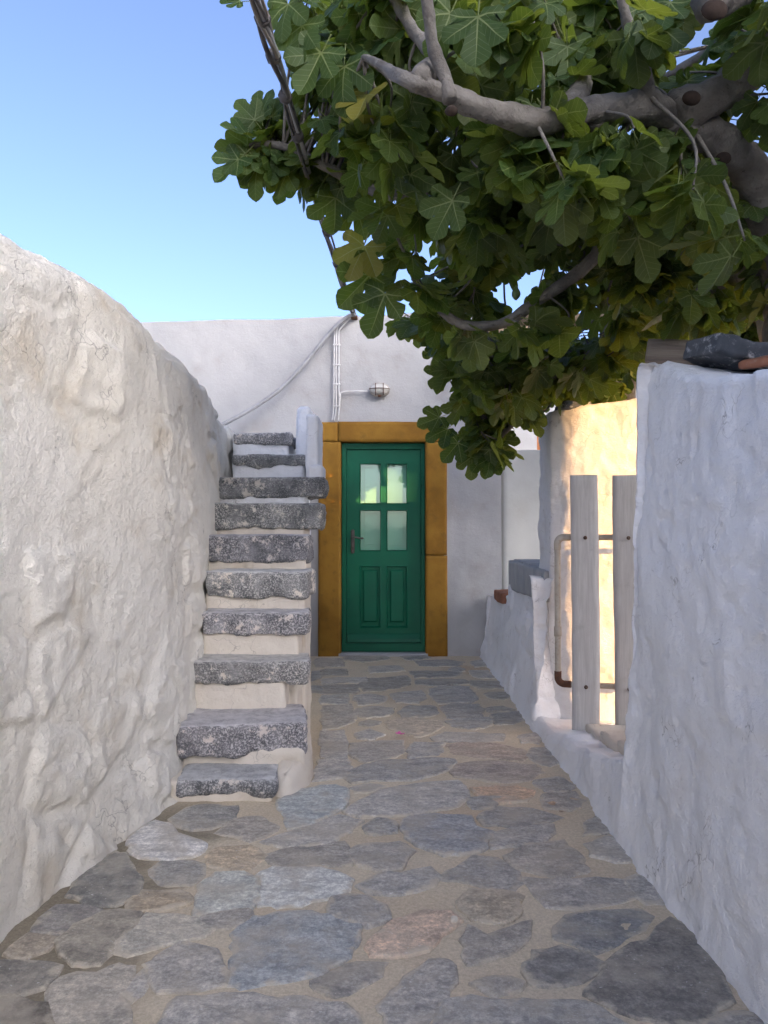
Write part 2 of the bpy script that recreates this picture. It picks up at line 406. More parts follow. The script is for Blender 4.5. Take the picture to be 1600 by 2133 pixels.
def mat_wood(name, a, b, axis='Z', knot=True):
    t = NT(name, 0.8, 0.25)
    sc = {'Z': (26, 26, 1.4), 'X': (1.4, 26, 26), 'Y': (26, 1.4, 26)}[axis]
    g = t.noise(3.0, 6, 0.7, co=t.mapping(sc), dist=0.6)
    c = t.mix(t.ramp(g, 0.3, 0.7), a, b)
    c = t.mix(t.math('MULTIPLY', t.ramp(t.noise(9, 5, 0.7), 0.55, 0.75), 0.35), c, tuple(q * 0.6 for q in b))
    t.col(c); t.nor(t.bump(g, 0.35, 0.004)); return t.m
M['board'] = mat_wood('weathered_board', (0.56, 0.55, 0.53), (0.44, 0.43, 0.41))
M['beam'] = mat_wood('weathered_beam', (0.22, 0.19, 0.155), (0.12, 0.10, 0.085), 'X')
M['log'] = mat_wood('pergola_log', (0.46, 0.33, 0.20), (0.34, 0.235, 0.14), 'X')

def mat_glass():
    t = NT('pane_glass', 0.06, 0.5)
    tr = t.n('ShaderNodeBsdfTransparent'); tr.inputs[0].default_value = (0.80, 0.90, 0.86, 1)
    gl = t.n('ShaderNodeBsdfGlossy'); gl.inputs['Roughness'].default_value = 0.03; gl.inputs[0].default_value = (0.9, 0.97, 0.94, 1)
    fr = t.n('ShaderNodeFresnel'); fr.inputs[0].default_value = 1.9
    mx = t.n('ShaderNodeMixShader'); t.l(t.math('MULTIPLY', fr.outputs[0], 0.22), mx.inputs[0]); t.l(tr.outputs[0], mx.inputs[1]); t.l(gl.outputs[0], mx.inputs[2])
    wob = t.bump(t.noise(5, 2), 0.05, 0.01); t.l(wob, gl.inputs['Normal'])
    t.l(mx.outputs[0], t.out.inputs[0]); return t.m
M['glass'] = mat_glass()

def mat_bark():
    t = NT('fig_bark', 0.85, 0.2)
    t.geo()
    c = t.mix(t.ramp(t.noise(7, 6, 0.65), 0.35, 0.68), (0.185, 0.17, 0.148), (0.105, 0.094, 0.08))
    c = t.mix(t.math('MULTIPLY', t.ramp(t.noise(38, 5, 0.7), 0.58, 0.7), 0.7), c, (0.06, 0.05, 0.04))
    c = t.mix(t.math('MULTIPLY', t.ramp(t.noise(16, 4, 0.6), 0.6, 0.72), 0.6), c, (0.27, 0.25, 0.215))
    t.col(c); t.nor(t.bump(t.noise(60, 6, 0.7), 0.5, 0.006, t.bump(t.noise(15, 5, 0.65), 0.5, 0.02))); return t.m
M['bark'] = mat_bark()
M['knot'] = painted('bark_hollow', (0.045, 0.032, 0.025), (0.03, 0.022, 0.018), 0.9, 0.1, 30, 0.5)

def mat_leaf():
    t = NT('fig_leaf', 0.5, 0.25)
    uv = t.n('ShaderNodeUVMap'); uv.uv_map = 'vein'; sx = t.n('ShaderNodeSeparateXYZ'); t.l(uv.outputs[0], sx.inputs[0])
    cc, dd = sx.outputs['X'], sx.outputs['Y']
    main = t.math('LESS_THAN', cc, t.math('MULTIPLY', 0.016, t.math('SUBTRACT', 1.15, dd)))
    ph = t.math('MULTIPLY', t.math('SUBTRACT', dd, t.math('MULTIPLY', cc, 0.85)), 7.5)
    fr = t.math('FRACT', ph); sec = t.math('LESS_THAN', fr, 0.085)
    vein = t.math('MAXIMUM', main, t.math('MULTIPLY', sec, 0.55))
    at_ = t.n('ShaderNodeAttribute'); at_.attribute_name = 'tint'
    oi = t.n('ShaderNodeObjectInfo')
    rnd = t.math('FRACT', t.math('ADD', at_.outputs['Fac'], oi.outputs['Random']))
    bf = t.n('ShaderNodeNewGeometry').outputs['Backfacing']
    topc = t.mix(rnd, (0.022, 0.054, 0.013), (0.038, 0.070, 0.017))
    botc = t.mix(rnd, (0.050, 0.082, 0.027), (0.072, 0.098, 0.032))
    c = t.mix(bf, topc, botc)
    c = t.mix(t.math('MULTIPLY', t.ramp(t.noise(30, 5, 0.7), 0.5, 0.75), 0.3), c, (0.10, 0.12, 0.03))
    old = t.ramp(rnd, 0.972, 0.985)
    c = t.mix(t.math('MULTIPLY', old, 0.6), c, (0.28, 0.22, 0.03))
    c = t.mix(t.math('MULTIPLY', vein, 0.62), c, (0.26, 0.30, 0.12))
    t.col(c)
    nb = t.bump(t.math('ADD', t.math('MULTIPLY', vein, -0.7), t.noise(40, 4, 0.6)), 0.35, 0.004); t.nor(nb)
    tl = t.n('ShaderNodeBsdfTranslucent'); t.l(t.mix(t.math('MULTIPLY', vein, 0.5), t.mix(rnd, (0.20, 0.29, 0.026), (0.32, 0.37, 0.035)), (0.42, 0.46, 0.10)), tl.inputs[0])
    mx = t.n('ShaderNodeMixShader'); mx.inputs[0].default_value = 0.34
    t.l(t.b.outputs[0], mx.inputs[1]); t.l(tl.outputs[0], mx.inputs[2]); t.l(mx.outputs[0], t.out.inputs[0])
    return t.m
M['leaf'] = mat_leaf()

# ================================================================== ground
g = mk('ground', [(-400, -400, -0.05), (400, -400, -0.05), (400, 400, -0.05), (-400, 400, -0.05)], [(0, 1, 2, 3)], M['far_ground'])
tag(g, kind='structure')

def grid_vf(x0, x1, y0, y1, nx, ny, zf):
    xs = np.linspace(x0, x1, nx + 1); ys = np.linspace(y0, y1, ny + 1)
    X, Y = np.meshgrid(xs, ys); P = np.column_stack([X.ravel(), Y.ravel(), np.zeros(X.size)])
    P[:, 2] = zf(P)
    i, j = np.meshgrid(np.arange(nx), np.arange(ny)); a = (j * (nx + 1) + i).ravel()
    return P, np.stack([a, a + 1, a + nx + 2, a + nx + 1], 1).tolist()
def mort_z(P): return 0.006 * fbm(P * (1, 1, 0), 3.0, 4, 3) + 0.003 * fbm(P * (1, 1, 0), 22, 3, 5)
V, F = grid_vf(-1.6, 1.35, -1.2, 7.3, 150, 420, mort_z)
path = mk('paved_path', V, F, M['mortar'], None, True); tag(path, kind='structure')
V, F = grid_vf(1.30, 9.0, 0.5, 10.4, 60, 60, lambda P: 0.06 + 0.03 * fbm(P * (1, 1, 0), 1.5, 4, 8))
cg = mk('courtyard_ground', V, F, M['earth'], None, True); tag(cg, kind='structure')

# ------------------------------------------------------------------ paving stones, traced slab by slab
SA = [  # far half
 [(250,130),(415,125),(425,145),(255,150)],[(140,160),(240,160),(240,190),(120,188)],[(252,155),(385,153),(380,190),(255,192)],
 [(245,200),(350,195),(345,235),(250,232)],[(435,130),(590,118),(605,150),(500,180),(420,182),(400,155)],[(250,92),(335,90),(345,115),(240,114)],
 [(610,100),(740,98),(820,105),(790,122),(640,125)],[(785,85),(820,80),(828,95),(800,100),(783,95)],[(440,80),(560,75),(580,95),(450,105)],
 [(640,55),(760,50),(830,60),(790,75),(650,75)],[(860,95),(930,95),(955,125),(900,125),(865,112)],[(870,140),(970,140),(1005,165),(900,170)],
 [(690,170),(760,160),(850,165),(880,210),(860,225),(730,232),(705,215)],[(530,195),(650,183),(672,210),(640,230),(560,225)],
 [(385,205),(440,195),(505,205),(490,228),(395,238)],[(640,135),(830,130),(855,150),(700,158),(645,150)],[(930,190),(1020,185),(1035,205),(990,212),(935,208)],
 [(740,250),(790,236),(890,238),(905,280),(810,295),(770,290)],[(565,270),(610,242),(700,245),(715,270),(680,285),(590,288)],
 [(390,255),(450,245),(530,255),(520,280),(430,292),(385,275)],[(245,245),(360,235),(378,275),(375,305),(310,335),(245,340)],
 [(930,255),(990,248),(1028,258),(1000,265),(935,265)],[(952,280),(1060,268),(1075,300),(1040,318),(970,315)],[(770,310),(850,295),(930,295),(935,325),(880,340),(790,330)],
 [(510,310),(600,292),(735,310),(720,345),(650,372),(560,350)],[(405,312),(440,302),(470,310),(440,325),(405,322)],[(390,355),(440,342),(495,362),(460,380),(395,378)],
 [(700,375),(760,355),(880,358),(985,360),(985,390),(900,395),(730,388)],[(1070,370),(1130,358),(1160,380),(1140,400),(1080,395)],
 [(365,400),(430,392),(570,390),(580,425),(540,455),(430,480),(360,440)],[(605,445),(630,398),(735,405),(715,445),(610,460)],
 [(770,410),(830,395),(960,402),(1070,425),(1080,455),(1050,468),(930,460),(800,445)],[(1120,420),(1185,420),(1220,470),(1190,490),(1140,475),(1118,450)],
 [(235,350),(330,350),(345,400),(345,455),(290,465),(240,455)],[(235,475),(345,468),(355,490),(335,540),(220,545)],
 [(355,545),(390,510),(470,480),(700,465),(775,470),(785,490),(720,530),(560,550),(380,562)],
 [(775,525),(800,490),(870,475),(1010,478),(1110,490),(1145,520),(1090,550),(930,558),(800,540)],[(370,585),(440,570),(490,580),(430,600),(380,603)],
 [(345,680),(430,630),(520,590),(650,568),(800,555),(828,580),(830,620),(790,660),(640,690),(420,700),(360,695)],[(858,630),(920,623),(980,628),(950,660),(880,665)],
 [(1150,560),(1225,545),(1275,575),(1260,600),(1170,600)],[(60,650),(120,610),(230,580),(320,583),(345,600),(335,640),(260,690),(190,735),(100,760),(95,680)],
 [(1170,615),(1290,605),(1325,640),(1280,680),(1180,670)],[(345,20),(480,25),(520,45),(420,60),(340,50)],[(560,30),(660,28),(690,42),(600,52)],[(215,45),(320,45),(330,75),(220,80)],
 [(870,60),(910,50),(935,75),(880,80)],[(880,590),(1050,580),(1120,600),(1090,640),(990,640),(900,615)],[(200,100),(230,95),(235,125),(195,140)]]
SB = [
 [(740,135),(790,95),(900,85),(975,85),(960,130),(880,165),(800,180)],[(930,190),(990,140),(1080,130),(1140,170),(1100,210),(1040,228),(980,205)],
 [(540,240),(560,205),(590,175),(650,150),(700,160),(760,205),(850,238),(840,270),(790,295),(700,303),(600,285),(550,265)],
 [(650,350),(690,314),(780,308),(840,330),(840,370),(790,405),(710,405),(660,385)],[(290,450),(330,370),(400,310),(480,275),(520,290),(550,360),(580,395),(560,450),(480,480),(380,490)],
 [(160,600),(240,505),(330,500),(420,530),(340,580),(240,612),(180,612)],[(265,640),(330,590),(430,545),(580,525),(540,590),(480,660),(420,715),(310,735),(260,700)],
 [(40,690),(120,620),(235,618),(190,680),(90,720)],[(-20,745),(80,740),(210,760),(150,830),(60,870),(-20,870)],
 [(510,650),(540,605),(620,545),(720,550),(820,570),(850,600),(800,625),(680,655),(560,690),(515,680)],[(840,560),(880,545),(1010,523),(1028,545),(980,570),(860,592)],
 [(820,510),(850,420),(900,370),(1010,365),(1055,420),(1020,500),(930,525),(830,520)],[(1085,440),(1100,360),(1150,340),(1360,348),(1430,390),(1420,455),(1300,480),(1160,505),(1095,490)],
 [(1110,285),(1250,257),(1420,234),(1470,290),(1440,320),(1330,330),(1170,330)],[(1100,232),(1210,192),(1400,132),(1490,150),(1450,190),(1330,232),(1200,252)],
 [(620,745),(660,710),(760,680),(890,690),(905,770),(920,820),(820,830),(700,825),(640,780)],
 [(970,820),(975,740),(990,690),(980,600),(1060,560),(1200,535),(1370,545),(1430,580),(1500,580),(1480,660),(1400,730),(1280,780),(1120,810),(1030,825)],
 [(230,870),(280,815),(400,800),(480,760),(550,760),(540,840),(500,900),(520,986),(470,1060),(220,1060)],[(545,850),(590,785),(615,800),(590,850),(560,880)],
 [(690,986),(720,920),(760,890),(1060,885),(1250,890),(1420,905),(1470,950),(1490,1000),(1480,1150),(700,1150)],
 [(870,310),(900,262),(1030,255),(1100,290),(1000,345),(880,338)],[(580,480),(620,450),(760,455),(790,480),(700,505),(580,515)],
 [(-60,905),(60,890),(170,920),(190,1040),(60,1130),(-80,1080)]]
SD_ = [
 [(875,165),(920,130),(1010,118),(1150,130),(1170,170),(1240,190),(1222,250),(1150,275),(1050,283),(990,260),(910,210)],[(725,165),(770,135),(830,150),(840,185),(770,200),(725,190)],
 [(690,270),(740,245),(850,240),(925,270),(880,300),(860,335),(770,345),(700,320),(680,290)],[(720,410),(830,370),(980,345),(1035,375),(980,410),(850,440)],
 [(1040,385),(1110,340),(1170,295),(1260,310),(1330,350),(1340,395),(1300,425),(1180,400)],[(1125,480),(1180,440),(1290,435),(1370,460),(1360,510),(1280,550),(1180,540),(1130,510)],
 [(595,510),(620,480),(720,475),(790,500),(795,540),(720,565),(630,545)],[(755,660),(790,620),(850,560),(960,525),(1060,530),(1090,570),(1010,620),(900,690),(830,712),(770,690)],
 [(555,800),(650,760),(680,745),(795,738),(770,760),(700,820),(620,850),(570,825)],[(785,910),(830,850),(920,790),(980,740),(1060,730),(1085,760),(1070,830),(1020,910),(960,986),(900,1040),(820,1020),(800,950)],
 [(1130,640),(1165,590),(1230,620),(1320,590),(1400,570),(1390,630),(1290,710),(1160,730),(1140,690)],[(1210,825),(1270,800),(1350,820),(1340,840),(1270,855)],
 [(1040,986),(1075,910),(1150,895),(1380,905),(1600,910),(1650,940),(1760,1000),(1750,1150),(1040,1150)]]
SC = [
 [(405,115),(500,92),(640,100),(720,130),(600,158),(440,155)],[(455,200),(540,175),(690,163),(700,195),(620,235),(470,250)],[(525,290),(620,252),(740,238),(790,290),(850,350),(760,365),(660,355),(580,340)],
 [(845,170),(880,130),(925,150),(945,185),(830,205)],[(855,245),(930,220),(1000,235),(1040,305),(960,315),(880,285)],[(615,385),(720,395),(950,385),(1010,395),(1040,460),(940,490),(800,508),(690,500),(640,440)],
 [(1020,400),(1060,380),(1120,400),(1145,475),(1090,480),(1040,440)],[(730,590),(780,545),(950,522),(1050,512),(1085,550),(1050,600),(970,650),(890,682),(820,648),(735,625)],
 [(590,740),(640,697),(740,674),(850,690),(905,730),(880,770),(800,800),(660,815),(620,790)],[(850,860),(930,790),(1010,690),(1100,665),(1135,600),(1190,560),(1260,590),(1345,690),(1390,800),(1430,880),(1330,975),(1200,980),(1000,940)],
 [(1370,1000),(1440,965),(1540,965),(1570,1000),(1580,1080),(1360,1080)],[(700,70),(760,50),(800,60),(810,85),(740,100)]]
BLUE = [(0.180,0.186,0.190),(0.160,0.166,0.170),(0.205,0.208,0.208),(0.172,0.172,0.168)]
special = {('B',2):(0.30,0.31,0.32),('B',3):(0.16,0.165,0.165),('B',4):(0.12,0.125,0.125),('B',12):(0.26,0.28,0.29),('B',11):(0.24,0.26,0.26),('B',9):(0.22,0.22,0.205),('B',16):(0.16,0.18,0.20),
 ('D',7):(0.26,0.215,0.18),('D',5):(0.21,0.195,0.165),('C',9):(0.105,0.105,0.105),('C',7):(0.13,0.14,0.15),('C',8):(0.12,0.125,0.13),('A',31):(0.21,0.185,0.165),('A',36):(0.19,0.175,0.165),('A',24):(0.23,0.21,0.18),
 ('A',41):(0.21,0.235,0.25),('A',47):(0.29,0.22,0.165),('B',20):(0.24,0.21,0.165),('B',21):(0.17,0.15,0.12),('B',6):(0.15,0.145,0.13),('B',7):(0.19,0.175,0.15),('B',5):(0.13,0.13,0.13),('B',8):(0.11,0.11,0.105),('D',0):(0.165,0.18,0.20),('B',0):(0.16,0.165,0.165),('B',1):(0.19,0.185,0.175),('B',17):(0.2,0.195,0.18),('C',11):(0.2,0.15,0.11),('B',22):(0.10,0.095,0.085)}
def paving(poly, org, color, k):
    W = np.array([gnd(org[0] + p[0] / 2, org[1] + p[1] / 2)[:2] for p in poly])
    A = []
    for i in range(len(W)):
        a, b = W[i], W[(i + 1) % len(W)]; n = max(2, int(np.linalg.norm(b - a) / 0.028))
        for q in range(n): A.append(a + (b - a) * q / n)
    A = np.array(A)
    for _ in range(0): A = A * 0.5 + (np.roll(A, 1, 0) + np.roll(A, -1, 0)) * 0.25
    c = A.mean(0)
    if np.sum(A[:, 0] * np.roll(A[:, 1], -1) - np.roll(A[:, 0], -1) * A[:, 1]) < 0: A = A[::-1]
    rad = np.linalg.norm(A - c, axis=1, keepdims=True)
    P3 = np.column_stack([A, np.full(len(A), k * 3.7)])
    A = A + (A - c) / np.maximum(rad, 1e-6) * (0.023 + 0.026 * fbm(P3, 9, 2, 2) + 0.016 * fbm(P3, 34, 2, 4))[:, None]
    n = len(A); h = random.uniform(0.005, 0.010); sl = (random.uniform(-.008, .008), random.uniform(-.008, .008))
    lift = 0.012 if k == 'x' else 0
    def ring(ins, z, s):
        B = A - (A - c) / np.maximum(rad, 1e-6) * ins
        zz = z + ((B - c) @ np.array(sl)) * s + s * 0.0025 * vnoise(np.column_stack([B * 14, np.full(n, k)]), 3)
        return np.column_stack([B, zz])
    inn = np.minimum(0.055, rad * 0.45)
    V = np.concatenate([ring(-0.004, -0.012, 0), ring(0.0, h * 0.55, 1), ring(0.006, h * 0.92, 1), ring(0.018, h, 1), ring(inn, h, 1)])
    V = np.concatenate([V, [[c[0], c[1], h + 0.001]]])
    F = []
    for r in range(4):
        for i in range(n):
            j = (i + 1) % n; F.append((r * n + i, r * n + j, (r + 1) * n + j, (r + 1) * n + i))
    for i in range(n): F.append((4 * n + i, 4 * n + (i + 1) % n, 5 * n))
    V[:, :2] -= c
    me = mesh('paving_stone', V, F, M['stone'], False)
    at_ = me.attributes.new('edge', 'FLOAT', 'POINT'); at_.data.foreach_set('value', np.concatenate([np.ones(3 * n), np.full(n, 0.75), np.zeros(n + 1)]).astype(np.float32))
    o = link('paving_stone', me, path, (c[0], c[1], 0))
    o.color = (*color, 1)
k = 0
for key, org, L in (('A', (550, 1350), SA), ('B', (0, 1640), SB), ('D', (400, 1640), SD_), ('C', (800, 1640), SC)):
    for i, p in enumerate(L):
        b = special.get((key, i)) or random.choice(BLUE); f = random.uniform(0.9, 1.1)
        paving(p, org, (b[0] * f * 2.5, b[1] * f * 2.35, b[2] * f * 2.15), k); k += 1

# ================================================================== house with the green door
HY = 7.0
def s7(px, Y=HY): return (px - CX) * Y / FPX
def z7(py, Y=HY): return at(800, py, Y).z
house = thing('white_house', 'white plastered house with green door in ochre surround at alley end', 'house', (0, HY, 0))
HX0, HX1 = -4.2, 1.085
OX0, OX1, OZ = s7(710, 6.98), s7(887, 6.98), z7(920, 6.98)
QX0, QX1, QZ = s7(663, 6.98), s7(932, 6.98), z7(878, 6.98)
def house_top(x): return 3.144 + (x + 0.27) * 0.033 + 0.008 * math.sin(x * 2.3 + 1) * math.sin(x * 5.1)
xs = sorted(set(np.round(np.concatenate([np.arange(HX0, HX1, 0.03), [HX1, QX0 + 0.03, QX1 - 0.03]]), 4)))
zs = sorted(set(np.round(np.concatenate([np.arange(0, 1.0, 0.0097), [1.0, (QZ - 0.03) / 3.1]]), 4)))
V, F = [], []
for zt in zs:
    for x in xs: V.append((x, HY, -0.05 + zt * (house_top(x) + 0.05)))
V = np.array(V); nxs = len(xs)
dd_ = np.maximum(np.maximum(QX0 - V[:, 0], V[:, 0] - QX1), V[:, 2] - QZ); fade = sstep(dd_, -0.02, 0.10)
V[:, 1] -= fade * (0.020 * fbm(V, 1.6, 4, 21) + 0.006 * fbm(V, 9, 4, 23) + 0.012 * sstep(fbm(V, 3.0, 3, 31), 0.15, 0.4) * sstep(V[:, 2], 2.2, 0.3))
for j in range(len(zs) - 1):
    for i in range(nxs - 1):
        a = j * nxs + i; cx_, cz_ = (V[a, 0] + V[a + 1, 0]) / 2, (V[a, 2] + V[a + nxs, 2]) / 2
        if QX0 + 0.03 < cx_ < QX1 - 0.03 and cz_ < QZ - 0.03: continue
        F.append((a, a + 1, a + nxs + 1, a + nxs))
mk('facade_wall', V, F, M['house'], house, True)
tops = [v for v in V[-nxs:]]
cv, cf = [], []
for v in tops: cv += [(v[0], v[1], v[2]), (v[0], HY + 0.26, v[2] + 0.004)]
for i in range(nxs - 1): cf.append((2 * i, 2 * i + 2, 2 * i + 3, 2 * i + 1))
mk('parapet_top', cv, cf, M['house'], house)
rc = [v for k_, v in enumerate(V) if k_ % nxs == nxs - 1]
cv, cf = [], []
for v in rc: cv += [(v[0], v[1], v[2]), (v[0], HY + 0.26, v[2])]
for i in range(len(rc) - 1): cf.append((2 * i, 2 * i + 1, 2 * i + 3, 2 * i + 2))
mk('wall_end', cv, cf, M['house'], house)
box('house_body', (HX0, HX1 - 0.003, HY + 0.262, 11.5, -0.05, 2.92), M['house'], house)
# ochre surround: blocks with narrow joints, reveals included
YF, YB = HY - 0.018, HY + 0.17
def sur_disp(P, N): return 0.0035 * fbm(P, 4, 3, 41) + 0.0015 * fbm(P, 18, 2, 43)
def sur(name, x0, x1, z0, z1):
    V, F = rough_box_vf(x0, x1, YF, YB, z0, z1, 0.003, 0.03, sur_disp); return mk(name, V, F, M['ochre'], house, True)
JZ = z7(1157, 6.98)
sur('door_jamb', QX0, OX0, -0.02, OZ - 0.0004)
sur('door_jamb', OX1, QX1, -0.02, JZ - 0.0015)
sur('door_jamb', OX1, QX1 - 0.003, JZ + 0.0015, OZ - 0.0004)
xl = s7(704, 6.98)
sur('door_lintel', xl + 0.0015, QX1 - 0.006, OZ + 0.0004, QZ)
sur('lintel_end_block', QX0 + 0.002, xl - 0.0015, OZ + 0.0004, QZ - 0.004)
box('wall_back', (QX0 + 0.02, QX1 - 0.02, HY + 0.172, HY + 0.20, -0.04, QZ - 0.02), M['black'], house)
# door
DY = HY + 0.085
def dx(px): return (px - CX) * DY / FPX
def dz(py): return at(800, py, DY).z
fr = join([box_vf(OX0 + 0.004, dx(722), DY - 0.02, DY + 0.05, 0.03, OZ - 0.004, 0.004), box_vf(dx(877), OX1 - 0.004, DY - 0.02, DY + 0.05, 0.03, OZ - 0.004, 0.004),
           box_vf(dx(722) - 0.001, dx(877) + 0.001, DY - 0.021, DY + 0.05, dz(936), OZ - 0.006, 0.004)])
mk('door_frame', *fr, M['green'], house)
LX0, LX1, LZ0, LZ1 = dx(722) + 0.004, dx(877) - 0.004, dz(1338), dz(936) - 0.005
py0, py1 = DY + 0.0, DY + 0.042
pxs = [(dx(749), dx(794)), (dx(805), dx(849))]; pzs = [(dz(1050), dz(965)), (dz(1148), dz(1062))]
lowz = (dz(1308), dz(1178))
xA, xB, xC, xD = pxs[0][0], pxs[0][1], pxs[1][0], pxs[1][1]
bars = [(LX0, xA, LZ0, LZ1), (xD, LX1, LZ0, LZ1), (xA, xD, pzs[0][1], LZ1), (xA, xD, lowz[1], pzs[1][0]), (xA, xD, LZ0, lowz[0]), (xB, xC, lowz[0], lowz[1]), (xB, xC, pzs[1][0], pzs[0][1]),
        (xA, xB, pzs[1][1], pzs[0][0]), (xC, xD, pzs[1][1], pzs[0][0])]
door = mk('door', *join([box_vf(a, b, py0, py1, c, d) for a, b, c, d in bars]), M['green'], house)
def dchild(name, b, mat, bev=0.0, seg=2): return box(name, b, mat, door, bev, seg)
def moulding(x0, x1, z0, z1, wd, y0, y1):
    """mitred bead round an opening, sloping in"""
    o = [(x0 - 0.001, z0 - 0.001), (x1 + 0.001, z0 - 0.001), (x1 + 0.001, z1 + 0.001), (x0 - 0.001, z1 + 0.001)]; i_ = [(x0 + wd, z0 + wd), (x1 - wd, z0 + wd), (x1 - wd, z1 - wd), (x0 + wd, z1 - wd)]
    V = [(a, y0, b) for a, b in o] + [(a, y1, b) for a, b in i_]
    V += [((a + c) / 2, y0 - 0.004, (b + d) / 2) for (a, b), (c, d) in zip(o, i_)]
    F = []
    for k_ in range(4):
        j = (k_ + 1) % 4; F += [(k_, j, 8 + j, 8 + k_), (8 + k_, 8 + j, 4 + j, 4 + k_)]
    return V, F
for (x0, x1) in pxs:
    for (z0, z1) in pzs:
        dchild('glass_pane', (x0 + 0.004, x1 - 0.004, DY + 0.020, DY + 0.023, z0 + 0.004, z1 - 0.004), M['glass'])
        mk('glazing_bead', *moulding(x0, x1, z0, z1, 0.010, DY - 0.001, DY + 0.019), M['green'], door)
    z0, z1 = lowz
    mk('panel_bead', *moulding(x0, x1, z0, z1, 0.016, DY - 0.001, DY + 0.018), M['green'], door)
    bw = 0.032
    V = [(x0, DY + 0.018, z0), (x1, DY + 0.018, z0), (x1, DY + 0.018, z1), (x0, DY + 0.018, z1)]
    ix0, ix1, iz0, iz1 = x0 + bw, x1 - bw, z0 + bw + 0.02, z1 - bw - 0.012
    V += [(ix0, DY + 0.016, iz0), (ix1, DY + 0.016, iz0), (ix1, DY + 0.016, iz1), (ix0, DY + 0.016, iz1)]
    jx = 0.012
    V += [(ix0 + jx, DY + 0.004, iz0 + jx), (ix1 - jx, DY + 0.004, iz0 + jx), (ix1 - jx, DY + 0.004, iz1 - jx), (ix0 + jx, DY + 0.004, iz1 - jx)]
    F = [(8, 9, 10, 11)]
    for a_ in (0, 4):
        for k_ in range(4): j = (k_ + 1) % 4; F.append((a_ + k_, a_ + j, a_ + 4 + j, a_ + 4 + k_))
    mk('raised_panel', V, F, M['green'], door)
# white inner shutter seen through the panes
isv = join([box_vf(xA - 0.01, xD + 0.01, DY + 0.060, DY + 0.075, pzs[1][0] - 0.01, pzs[0][1] + 0.01),
            box_vf(xA + 0.045, xD - 0.04, DY + 0.054, DY + 0.0599, pzs[1][0] + 0.06, pzs[0][1] - 0.035, 0.004)])
mk('inner_shutter', *isv, M['inner_white'], door)
wb = [(LX0 + 0.012, DY - 0.001, dz(1338)), (LX0 + 0.012, DY - 0.034, dz(1338) + 0.004), (LX0 + 0.012, DY - 0.030, dz(1330)), (LX0 + 0.012, DY - 0.008, dz(1321)), (LX0 + 0.012, DY - 0.001, dz(1320))]
wb2 = [(LX1 - 0.008, b, c) for a, b, c in wb]
mk('weather_bar', wb + wb2, [(i, (i + 1) % 5, 5 + (i + 1) % 5, 5 + i) for i in range(5)] + [(4, 3, 2, 1, 0), (5, 6, 7, 8, 9)], M['green'], door)
box('door_threshold', (OX0 + 0.006, OX1 - 0.006, DY - 0.028, DY + 0.05, 0.032, dz(1339)), M['green'], house, 0.004)
box('threshold_slab', (OX0 - 0.02, OX1 + 0.02, HY - 0.02, HY + 0.165, -0.03, 0.028), M['slate_tile'], house, 0.006)
hx = dx(735.0)
hp = mk('handle_plate', *rough_box_vf(hx - 0.017, hx + 0.017, DY - 0.008, DY + 0.001, dz(1153), dz(1103), 0.016, 0.006), M['metal_bronze'], door, True)
pts = crom([(hx, DY - 0.004, dz(1119)), (hx, DY - 0.045, dz(1119)), (hx + 0.025, DY - 0.055, dz(1119)), (hx + 0.07, DY - 0.055, dz(1121)), (hx + 0.10, DY - 0.052, dz(1121))], 5)
mk('door_handle', *tube_vf(pts, [0.008] * 16 + [0.0095] * (len(pts) - 16), 10), M['metal_bronze'], door, True)
mk('keyhole', *box_vf(hx - 0.003, hx + 0.003, DY - 0.0095, DY - 0.0075, dz(1145), dz(1139)), M['black'], door)
for z in (1145, 1005):
    mk('hinge', *tube_vf([(dx(878), DY - 0.024, dz(z) - 0.04), (dx(878), DY - 0.024, dz(z) + 0.04)], 0.006, 8), M['green'], door, True)

# ================================================================== rubble wall on the left
LB = [(-2.0, -1.20), (0.5, -1.17), (1.2, -1.145), (2.19, -1.11), (2.55, -1.08), (2.85, -1.03), (3.15, -0.955), (3.4, -0.905), (3.9, -0.90), (4.6, -0.955), (5.2, -0.995), (6.25, -1.03)]
LT = [(-2.0, 2.10), (1.5, 2.15), (2.1, 2.20), (2.6, 2.19), (3.0, 2.20), (3.25, 2.15), (3.5, 2.09), (3.9, 2.08), (4.55, 2.05), (5.2, 1.98), (6.3, 1.90)]
ltop = lambda x, y: float(np.interp(y, [p[0] for p in LT], [p[1] for p in LT]))
poly = [(b, a) for a, b in LB][::1] + [(-1.55, 6.3), (-1.68, -2.0)]
st = []
for i in range(len(poly)): st.append(0.0125 if i < len(LB) - 1 and poly[i][1] > 1.1 else 0.05)
A = loop_pts(poly, 0.02, st, 6)
